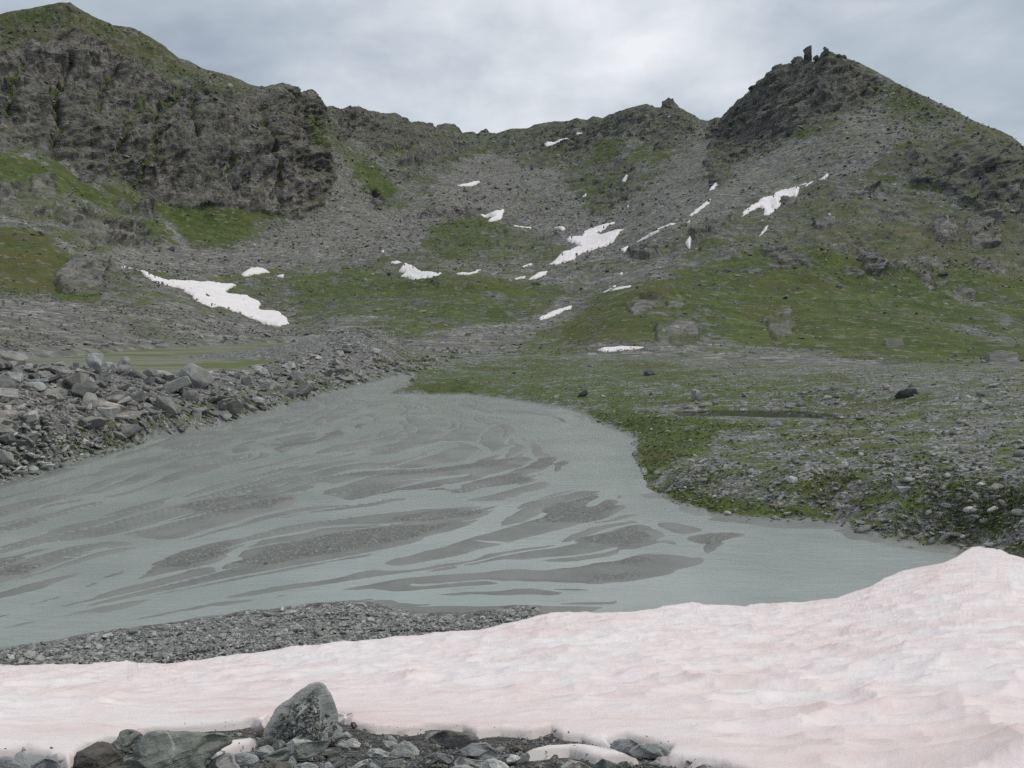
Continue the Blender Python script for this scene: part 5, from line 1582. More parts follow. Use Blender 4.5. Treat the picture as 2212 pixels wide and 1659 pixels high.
for i, (nm, poly, mt, lab, dep) in enumerate(BOULDERS):
    p = np.array(poly)
    lo = p[:, 1].max()
    cu = p[p[:, 1] > lo - 0.25 * np.ptp(p[:, 1]), 0].mean()
    h = near_hit(cu, lo - 1.0)
    traced_rock(nm, poly, math.hypot(h[0], h[1]), mt, lab, 'boulder', 'marked boulders of the moraine', depth=dep, slant=0.45, rough=0.045, rings=9, npt=26, square=0.38, seed=i + 40)

# plenty of blocks between them
MOR = [(-300, 776), (0, 790), (100, 788), (220, 798), (330, 818), (420, 814), (500, 803), (600, 784), (680, 762), (760, 745), (820, 770), (840, 800), (800, 828), (720, 848), (650, 868), (560, 893), (480, 918), (330, 948), (200, 975), (100, 960), (-300, 1040)]
BACKSHORE = [(-300, 700), (0, 740), (180, 745), (300, 735), (480, 725), (600, 715), (700, 718), (680, 735), (560, 745), (400, 752), (200, 762), (0, 772), (-300, 790)]


def frame_samples(poly, n, single_=False):
    p = np.array(poly)
    if n < 1000:                                   # single things: only where the picture shows them
        p[:, 0] = np.clip(p[:, 0], -12, FW + 12)
    out = []
    while len(out) < n:
        u = RNG.uniform(p[:, 0].min(), p[:, 0].max(), 4 * n)
        v = RNG.uniform(p[:, 1].min(), p[:, 1].max(), 4 * n)
        ok = inside_poly(u, v, p)
        out += list(zip(u[ok], v[ok]))
    return out[:n]


ANCHORS = []      # (short name, u, v) of things one can find


def label_by_neighbours(items, anchors, tail):
    """items: (object, u, v, words). Each gets a label by direction and rank from the nearest thing one can find"""
    rank = {}
    rows = []
    for o, u, v, words in items:
        d = [math.hypot(u - a[1], (v - a[2]) * 1.6) for a in anchors]
        k = int(np.argmin(d))
        ang = math.degrees(math.atan2(anchors[k][2] - v, u - anchors[k][1])) % 360
        sec = ('right of', 'up right from', 'above', 'up left from', 'left of', 'down left from', 'below', 'down right from')[int((ang + 22.5) // 45) % 8]
        rows.append((o, words, sec, anchors[k][0], d[k]))
    for r in sorted(rows, key=lambda r: r[4]):
        rank.setdefault(r[1:4], []).append(r)
    names = ['nearest', 'second', 'third', 'fourth', 'fifth', 'sixth', 'seventh', 'eighth', 'ninth', 'tenth', 'eleventh', 'twelfth', 'thirteenth', 'fourteenth', 'fifteenth', 'sixteenth']
    for key, rs in rank.items():
        for i, r in enumerate(rs):
            pre = '' if len(rs) == 1 else (names[i] + ' ' if i < 16 else 'farther ')
            r[0]['label'] = '%s%s %s the %s%s' % (pre, key[0], key[1], key[2], tail)


SHORT = ['largest rounded boulder', 'pale boulder under it', 'dark upright boulder by the pool', None, 'stacked pair by the pool', None, None, 'pale-topped slab', 'long lens slab', 'dark edge boulder', 'pinkish-white slab',
         'flat pale edge slab', None, 'upright pointed slab', 'pale wedge slab', None, 'dark triangular rock', 'leaning light slab', 'low flat slab', None, 'brownish block', None, 'dark squarish boulder',
         'tilted brown slab', 'clean pale block', None, 'wide flat-topped block', 'brown inlet block', 'grey block below the cone', 'boulder on the cone', 'dark perched rock', None, 'grey water-edge block']
MOR_ANCH = [(nm, np.mean([q[0] for q in b[1]]), np.mean([q[1] for q in b[1]])) for nm, b in zip(SHORT, BOULDERS) if nm]
items = []
for i, (u, v) in enumerate(frame_samples(MOR, 262)):
    h = near_hit(u, v)
    R = math.hypot(h[0], h[1])
    px = float(np.clip(RNG.lognormal(2.75, 0.50), 8, 46)) * (1.0 if v > 830 or u < 300 else 0.85)
    s = px * R / FOC
    slab = RNG.random() < 0.4
    o = single('slab_boulder' if slab else 'boulder', random.choice(SLABS if slab else BLOCKS), h + np.array([0, 0, s * 0.12]), (s * RNG.uniform(0.9, 1.3), s, s * RNG.uniform(0.8, 1.25)),
               (RNG.normal(0, 0.35), RNG.normal(0, 0.35), RNG.uniform(0, 6.28)), None, 'boulder', 'loose blocks of the left moraine')
    items.append((o, u, v, ('large ' if px > 16 else 'small ') + ('flat slab' if slab else 'angular block')))
label_by_neighbours(items, MOR_ANCH, '')
items = []
SHORE_ANCH = [('left end of the far pool shore', 0, 765), ('far pool shore behind the upright boulder', 200, 752), ('far pool shore in the middle', 400, 745), ('right end of the far pool shore', 640, 728)]
for i, (u, v) in enumerate(frame_samples(BACKSHORE, 70)):
    h = mount_hit(u, v) if v < np.interp(u, mu, LV[0]) else near_hit(u, v)
    R = math.hypot(h[0], h[1])
    px = float(np.clip(RNG.lognormal(2.0, 0.4), 5, 18))
    s = px * R / FOC
    o = single('shore_block', random.choice(BLOCKS + SLABS), h + np.array([0, 0, s * 0.15]), (s * 1.2, s, s), (RNG.normal(0, 0.3), RNG.normal(0, 0.3), RNG.uniform(0, 6.28)),
               None, 'boulder', 'blocks on the far pool shore')
    items.append((o, u, v, 'larger grey block' if px > 9 else 'small grey block'))
label_by_neighbours(items, SHORE_ANCH, '')

# small moraine rubble: uniform in the seen area
sm = frame_samples(MOR, 4600)
P = np.array([near_hit(u, v) for u, v in sm])
Rm = np.hypot(P[:, 0], P[:, 1])
sz = np.clip(RNG.lognormal(1.55, 0.5, len(P)), 2, 14) * Rm / FOC
P[:, 2] += sz * 0.1
scatter('moraine_rubble', P, np.stack([sz * 1.2, sz, sz * RNG.uniform(0.6, 1.1, len(P))], -1), rand_rot(len(P), 0.4), BLOCKS + SLABS, 'smaller grey rubble filling the left moraine', 'rubble')
CONE = [(690, 760), (720, 722), (780, 704), (830, 722), (880, 770), (850, 790), (760, 770)]
P = np.array([near_hit(u, v) for u, v in frame_samples(CONE, 1500)])
Rm = np.hypot(P[:, 0], P[:, 1])
sz = np.clip(RNG.lognormal(0.8, 0.5, len(P)), 1.2, 7) * Rm / FOC
scatter('cone_gravel', P, np.stack([sz * 1.2, sz, sz], -1), rand_rot(len(P)), GRIT + BLOCKS[:4], 'fine grey gravel on the cone behind the moraine', 'gravel')

# lichen blocks where the stream comes in
INLET = [(800, 785), (860, 775), (960, 770), (1000, 772), (985, 785), (930, 800), (895, 810), (860, 806), (815, 806)]
items = []
for i, (u, v) in enumerate(frame_samples(INLET, 110)):
    h = near_hit(u, v)
    R = math.hypot(h[0], h[1])
    px = float(np.clip(RNG.lognormal(2.1, 0.35), 5, 16))
    s = px * R / FOC
    o = single('lichen_boulder', random.choice(LICHENS), h + np.array([0, 0, s * 0.1]), (s * 1.2, s, s), (RNG.normal(0, 0.3), RNG.normal(0, 0.3), RNG.uniform(0, 6.28)),
               None, 'boulder', 'lichen boulders at the stream inlet')
    items.append((o, u, v, 'larger yellow-green lichen boulder' if px > 9 else 'small yellow-green lichen boulder'))
label_by_neighbours(items, [('stream inlet', 880, 812), ('gravel cone foot', 850, 775), ('green bank tip', 950, 790)], '')

# ---- right bank: marked stones, loose stones, gravel, grass
def Q9(p): return [(1474.7 + x / 3, 553 + y / 3) for x, y in p]
def Q10(p): return [(1474.7 + x / 3, 1106 + y / 3) for x, y in p]


M_DARK = stone_material('dark_bank_boulder', 0.045, 0.055, 0.1, 0.2, tint=(0.95, 1.0, 0.95), bump=0.05, scale=1.2)
BANK_MARK = [
    (Q9([(1365, 912), (1400, 878), (1450, 858), (1512, 856), (1538, 900), (1500, 924), (1400, 926)]), M_DARK, 'large dark boulder alone on the right bank', 'dark boulder'),
    (Q9([(1258, 852), (1290, 830), (1320, 828), (1348, 845), (1330, 868), (1280, 874)]), M_PALE, 'pale rounded boulder left of the dark one', 'pale rounded boulder'),
    (Q9([(52, 870), (80, 860), (123, 890), (118, 932), (95, 953), (62, 927)]), M_PALE, 'upright pale slab at the left end of the pond', 'upright pale slab'),
    (Q9([(165, 896), (200, 888), (235, 910), (215, 925), (172, 918)]), M_PALE, 'pale leaning slab right of the upright pale slab', None),
    (Q9([(112, 957), (150, 943), (188, 970), (165, 983), (122, 978)]), M_STONE, 'left of two round stones on the pond shore', None),
    (Q9([(187, 946), (225, 938), (234, 960), (200, 973)]), M_STONE, 'right of two round stones on the pond shore', None),
    (Q9([(722, 977), (745, 948), (780, 946), (804, 965), (760, 993)]), M_STONE, 'tallest stone on the far right pond shore', 'tall pond-shore stone'),
    (Q9([(667, 977), (690, 960), (718, 980), (690, 995)]), M_STONE, 'small stone left of the tallest pond-shore stone', None),
    (Q9([(788, 992), (820, 973), (868, 985), (852, 1003), (800, 1004)]), M_STONE, 'flat brown stone right of the tallest pond-shore stone', None),
    (Q9([(972, 1047), (1020, 1033), (1084, 1040), (1062, 1064), (990, 1068)]), M_PALE, 'white broken slab near the right tip of the pond', 'white slab'),
    (Q9([(652, 1442), (700, 1423), (748, 1440), (742, 1468), (690, 1473)]), M_STONE, 'lower stone of a pair in the middle of the bank', 'middle stone pair'),
    (Q9([(648, 1417), (700, 1405), (743, 1415), (720, 1428)]), M_STONE, 'upper flat stone of a pair in the middle of the bank', None),
    (Q9([(582, 1612), (615, 1585), (652, 1600), (658, 1632), (600, 1643)]), M_PALE, 'pale rounded stone in the moss near the shore', 'pale shore stone'),
    (Q9([(1976, 1502), (2020, 1472), (2084, 1490), (2074, 1528), (1990, 1533)]), M_STONE, 'largest stone of the cluster at far right', 'far right stone cluster'),
    (Q9([(1892, 1482), (1930, 1462), (1974, 1480), (1962, 1508), (1910, 1503)]), M_STONE, 'stone left of the largest in the far right cluster', None),
    (Q9([(1662, 1502), (1690, 1477), (1718, 1500), (1712, 1523), (1670, 1528)]), M_STONE, 'single angular stone left of the far right cluster', 'single angular stone'),
    (Q9([(1852, 1562), (1890, 1532), (1933, 1550), (1943, 1592), (1880, 1598)]), M_STONE, 'dark stone below the far right cluster', None),
    (Q10([(1800, 42), (1880, 8), (1978, 35), (1930, 62), (1840, 68)]), M_STONE, 'broad flat stone above the snow corner', 'broad flat stone'),
    (Q10([(1607, 10), (1680, -3), (1723, 20), (1650, 47)]), M_STONE, 'flat grey stone up left of the snow corner', None),
    (Q10([(1537, 82), (1580, 59), (1613, 85), (1592, 108), (1548, 101)]), M_PALE, 'pinkish-white stone above the right pool corner', 'pinkish-white stone'),
    (Q10([(1752, 106), (1800, 93), (1838, 115), (1790, 127)]), M_STONE, 'flat bluish stone just above the snow corner', None),
    (Q10([(572, 36), (600, 20), (623, 40), (600, 57)]), M_STONE, 'round stone at the water edge in the moss', None),
    (Z5([(1527, 912), (1560, 873), (1592, 866), (1600, 890), (1572, 922)]), M_DARK, 'dark upright stone on the green bank', 'dark upright stone'),
    (Z5([(1957, 757), (1990, 723), (2044, 765), (2000, 785), (1962, 778)]), M_STONE, 'grey pyramid-shaped rock on the green bank', 'grey pyramid rock'),
    (Z5([(1367, 912), (1410, 893), (1424, 910), (1390, 928)]), M_PALE, 'pale angular stone near the bank edge', None),
    (Z5([(440, 805), (470, 778), (485, 810), (450, 820)]), M_STONE, 'brown rock at the stream mouth', 'brown rock at the stream mouth'),
    (Z5([(1793, 1577), (1800, 1550), (1816, 1548), (1830, 1576), (1810, 1585)]), M_PALE, 'lone pale stone standing in the river', None),
    (Q10([(2110, 486), (2135, 472), (2172, 480), (2176, 492), (2140, 498)]), M_DARK, 'small dark stone lying on the snow at far right', None),
]
BANK_ANCH = [('pond', 1640, 893)]
for i, (poly, mt, lab, sh) in enumerate(BANK_MARK):
    p = np.array(poly)
    lo = p[:, 1].max()
    if 'on the snow' in lab:
        R = fore_R(p[:, 0].mean(), lo - 4)
    else:
        h = near_hit(p[:, 0].mean(), lo - 1.5)
        R = math.hypot(h[0], h[1])
    traced_rock('bank_boulder', poly, R, mt, lab, 'stone', 'marked stones of the right bank', depth=0.9, slant=0.4, rough=0.04, rings=9, npt=24, square=0.42, seed=i + 90)
    if sh:
        BANK_ANCH.append((sh, p[:, 0].mean(), p[:, 1].mean()))

BANK = [(885, 812), (900, 792), (1000, 777), (1150, 771), (1400, 772), (1650, 788), (2330, 788), (2330, 1216), (2100, 1188), (2062, 1184), (1900, 1164), (1790, 1131), (1600, 1121), (1440, 1082),
        (1374, 1040), (1360, 985), (1368, 947), (1290, 912), (1180, 874), (1000, 850), (838, 846)]
items = []
k = 0
for u, v in frame_samples(BANK, 900):
    if k >= 270:
        break
    h = near_hit(u, v)
    r_, c_ = near_z(h[0], h[1])
    if dp_[r_, c_] > -0.4 or RNG.random() > (1.0 - 0.75 * gmask[r_, c_]) * (0.35 + 0.65 * (u > 1500)):
        continue
    R = math.hypot(h[0], h[1])
    px = float(np.clip(RNG.lognormal(2.25, 0.42), 5, 26)) * (0.7 + 0.5 * (v - 780) / 400)
    s = px * R / FOC
    rd = RNG.random() < 0.65
    o = single('bank_stone', random.choice(STONES if rd else BSTONES), h + np.array([0, 0, s * 0.12]), (s * RNG.uniform(0.9, 1.3), s, s * RNG.uniform(0.7, 1.1)),
               (RNG.normal(0, 0.2), RNG.normal(0, 0.2), RNG.uniform(0, 6.28)), None, 'stone', 'loose stones of the right bank')
    items.append((o, u, v, ('larger ' if px > 9 else 'small ') + ('rounded stone' if rd else 'angular stone')))
    k += 1
label_by_neighbours(items, BANK_ANCH, '')


def near_scatter(poly, n, accept, smin, smax, mean, sig, sink, name, meshes, label, cat, flat=0.8, tilt=0.35):
    pts = np.array(frame_samples(poly, n))
    P = np.array([near_hit(u, v) for u, v in pts])
    r_, c_ = near_z(P[:, 0], P[:, 1])
    ok = accept(r_, c_, pts)
    P, pts = P[ok], pts[ok]
    R = np.hypot(P[:, 0], P[:, 1])
    s = np.clip(RNG.lognormal(mean, sig, len(P)), smin, smax)
    # spread inside a cell so that rows do not show
    P[:, 0] += RNG.normal(0, 0.004, len(P)) * R
    P[:, 1] += RNG.normal(0, 0.006, len(P)) * R
    r_, c_ = near_z(P[:, 0], P[:, 1])
    P[:, 2] = NZ[r_, c_] + s * sink
    return scatter(name, P, np.stack([s * RNG.uniform(0.9, 1.35, len(P)), s, s * flat * RNG.uniform(0.7, 1.2, len(P))], -1), rand_rot(len(P), tilt), meshes, label, cat)


near_scatter(BANK, 13000, lambda r, c, p: (dp_[r, c] < -0.3) & (RNG.random(len(r)) > 0.75 * gmask[r, c]), 0.025, 0.26, math.log(0.052), 0.5, 0.05,
             'bank_gravel', STONES + BSTONES, 'grey gravel and small stones covering the right bank', 'gravel')

# grass tufts
def tuft_mesh(seed, mat):
    r = random.Random(seed)
    bm = bmesh.new()
    for k in range(16):
        a = r.uniform(0, 6.28)
        d = r.uniform(0, 0.5)
        b = Vector((math.cos(a) * d, math.sin(a) * d, -0.05))
        la_ = r.uniform(0, 6.28)
        tip = b + Vector((math.cos(la_) * 0.25, math.sin(la_) * 0.25, r.uniform(0.3, 0.7)))
        s_ = Vector((-math.sin(la_), math.cos(la_), 0)) * 0.07
        bm.faces.new([bm.verts.new(b - s_), bm.verts.new(b + s_), bm.verts.new(tip)])
    return to_mesh(bm, 'grass_tuft', mat)


def grass_material():
    m, n = mat_new('short_alpine_grass')
    r = n.n('ShaderNodeObjectInfo').outputs['Random']
    c = n.ramp(r, [(0.0, (0.050, 0.075, 0.016)), (0.5, (0.095, 0.132, 0.032)), (0.8, (0.14, 0.170, 0.052)), (1.0, (0.15, 0.128, 0.055))])
    finish(n, c, 0.8, None, 0.2)
    return m


M_GRASS = grass_material()
TUFTS = [to_mesh(bmesh.new(), 'x', M_GRASS)] and [tuft_mesh(i, M_GRASS) for i in range(5)]
near_scatter(BANK, 20000, lambda r, c, p: (dp_[r, c] < -0.2) & (RNG.random(len(r)) < sstep(gmask[r, c] + 0.5 * jn[r, c], 0.35, 0.75)), 0.05, 0.22, math.log(0.11), 0.3, 0.0,
             'bank_grass', TUFTS, 'short green grass and moss on the right bank', 'grass', 0.8, 0.1)
MOSS = [(100, 945), (230, 945), (310, 942), (300, 965), (200, 992), (110, 985)]
near_scatter(MOSS, 500, lambda r, c, p: RNG.random(len(r)) < 0.6, 0.08, 0.25, math.log(0.14), 0.3, 0.0, 'moraine_grass', TUFTS, 'green grass tufts at the foot of the left moraine', 'grass', 0.8, 0.1)
LEFTSHORE = [(-200, 1000), (0, 960), (120, 955), (250, 965), (200, 990), (100, 1020), (0, 1045), (-200, 1100)]
near_scatter(LEFTSHORE, 2500, lambda r, c, p: d_flat[r, c] < 0.1, 0.03, 0.4, math.log(0.10), 0.6, 0.1, 'left_shore_gravel', PEBS, 'pebbles on the sandy left shore', 'gravel')

# ---- gravel strip in front of the river
STRIPV = [(-100, 1450), (-100, 1420), (0, 1406), (100, 1391), (250, 1365), (380, 1350), (470, 1336), (540, 1324), (650, 1314), (740, 1308), (800, 1310), (850, 1324), (900, 1334), (1000, 1334), (1060, 1328), (1120, 1315), (1156, 1316), (1160, 1335),
          (1080, 1356), (940, 1374), (800, 1386), (700, 1392), (560, 1412), (430, 1432), (300, 1440), (0, 1446)]
near_scatter(STRIPV, 9000, lambda r, c, p: np.ones(len(r), bool), 0.018, 0.13, math.log(0.042), 0.45, 0.1, 'strip_gravel', PEBS, 'grey-green gravel strip between snow and river', 'gravel', 0.85)
items = []
for u, v in frame_samples(STRIPV, 250):
    h = near_hit(u, v)
    R = math.hypot(h[0], h[1])
    px = float(np.clip(RNG.lognormal(2.35, 0.38), 7, 28))
    s = px * R / FOC
    rd = RNG.random() < 0.3
    o = single('river_stone', random.choice(PEBS[8:] if rd else PEBS[:8]), h + np.array([0, 0, s * 0.14]), (s * 1.2, s * 0.9, s * RNG.uniform(0.6, 0.9)), (RNG.normal(0, 0.25), RNG.normal(0, 0.25), RNG.uniform(0, 6.28)), None, 'stone', 'stones of the gravel strip')
    items.append((o, u, v, ('larger ' if px > 13 else 'small ') + ('round pebble' if rd else 'angular stone')))
label_by_neighbours(items, [('left end of the gravel strip', 0, 1425), ('first quarter of the gravel strip', 250, 1400), ('middle of the gravel strip', 480, 1375), ('hump of the gravel strip', 700, 1345), ('notch of the gravel strip', 880, 1350), ('right tip of the gravel strip', 1100, 1335)], '')
# grit on the sand bars
GR = [(0, 1000), (600, 930), (1250, 960), (1400, 1100), (1500, 1180), (1200, 1280), (600, 1290), (0, 1330)]
near_scatter(GR, 9000, lambda r, c, p: (bars[r, c] > 0.5) & (darkm[r, c] > 0.55) & (siltm[r, c] > 0.9) & (NZ[r, c] > 0.008) & (RNG.random(len(r)) < 0.8), 0.010, 0.045, math.log(0.017), 0.4, 0.1, 'sandbar_grit', GRIT, 'pale grit scattered on the dark sand bars', 'gravel')

# ---- mountain side: boulders and scree
vis = (wq > 0.12)[:, None] & (mu > -60)[None, :] & (mu < 2272)[None, :] & (wq < 6.97)[:, None]
prob = vis * (0.35 + 0.30 * screem + 0.25 * (1 - grassm)) * (1 - 0.72 * sstep(screem, 0.6, 0.95) * sstep(-MV, -430, -390)) * (1 - 0.5 * sstep(MUU, 1350, 1500) * screem) * (1 - 0.75 * rk) * (1 - 0.6 * sstep(grassm, 0.5, 0.9))
prob = prob * (0.4 + 1.2 * sstep(fbm3(X0 / 25, Y0 / 25, Z0 / 25, 3, 701), -0.3, 0.4))
pf = (prob / prob.sum()).ravel()
idx = RNG.choice(len(pf), 34000, p=pf)
P = MP.reshape(-1, 3)[idx] + RNG.normal(0, 0.5, (len(idx), 3)) * (MR.ravel()[idx] / 500)[:, None]
Rm = MR.ravel()[idx]
px = np.clip(RNG.lognormal(0.80, 0.50, len(idx)), 1.0, 8)
sz = np.clip(px * Rm / FOC, 0.25, 4.0)
lichf = sstep(fbm3(P[:, 0] / 60, P[:, 1] / 60, P[:, 2] / 60, 2, 711), -0.1, 0.3) > RNG.random(len(idx))
for nm, sel, ms, lab in (('slope_scree', ~lichf, SCREE, 'grey scree and boulders strewn over the mountain slopes'), ('slope_lichen_scree', lichf, LICHENS, 'greenish lichen boulders strewn over the mountain slopes')):
    scatter(nm, P[sel], np.stack([sz * 1.25, sz, sz * 0.6], -1)[sel], rand_rot(sel.sum(), 0.4), ms, lab, 'scree')
items = []
MT_ANCH = [('long left snow tongue', 470, 640), ('broad patch behind the middle hill', 900, 592), ('largest forked snow patch', 1270, 520), ('broad right slope snow', 1680, 430), ('hooked snow patch', 1070, 465), ('flat snow bar in the bowl', 1012, 396),
           ('curved strip of the green hill', 1195, 675), ('lowest flat snow strip', 1340, 753), ('long snow crescent', 1300, 628), ('foot of the left cliff', 500, 480), ('rocky knoll', 1440, 650), ('right cliff band', 2050, 400), ('right end of the green slope', 2120, 700), ('green slope above the pond', 1650, 730), ('rock ledge on the green slope', 1700, 570), ('left dark outcrop', 190, 610)]
big = RNG.choice(len(pf), 280, p=pf)
for i in big:
    p0 = MP.reshape(-1, 3)[i]
    u, v = project(p0)
    R = MR.ravel()[i]
    pxs = float(np.clip(RNG.lognormal(2.0, 0.35), 5, 17)) * (1.0 if v > 500 else 0.7)
    s = pxs * R / FOC
    li = RNG.random() < 0.4
    o = single('slope_boulder', random.choice(LICHENS if li else SCREE), p0 + np.array([0, 0, s * 0.1]), (s * 1.25, s, s * 0.75), (RNG.normal(0, 0.3), RNG.normal(0, 0.3), RNG.uniform(0, 6.28)), None, 'boulder', 'single boulders on the mountain side')
    items.append((o, float(u), float(v), ('larger ' if pxs > 8 else 'small ') + ('greenish boulder' if li else 'grey boulder')))
label_by_neighbours(items, MT_ANCH, '')

# ---- foreground rocks on the snow's near edge
def F1(p): return [(x * 0.1919, 1425 + y * 0.1919) for x, y in p]
def F2(p): return [(394.2 + x * 0.1919, 1425 + y * 0.1919) for x, y in p]
def F3(p): return [(788.3 + x * 0.1919, 1425 + y * 0.1919) for x, y in p]
def F4(p): return [(1182.5 + x * 0.2467, 1425 + y * 0.2467) for x, y in p]


def fore_mat(name, col, **kw):
    return stone_material(name, col, col, tint=kw.pop('tint', (1, 1, 1)), bump=0.022, veins=0.35, scale=kw.pop('scale', 6.0), **kw)


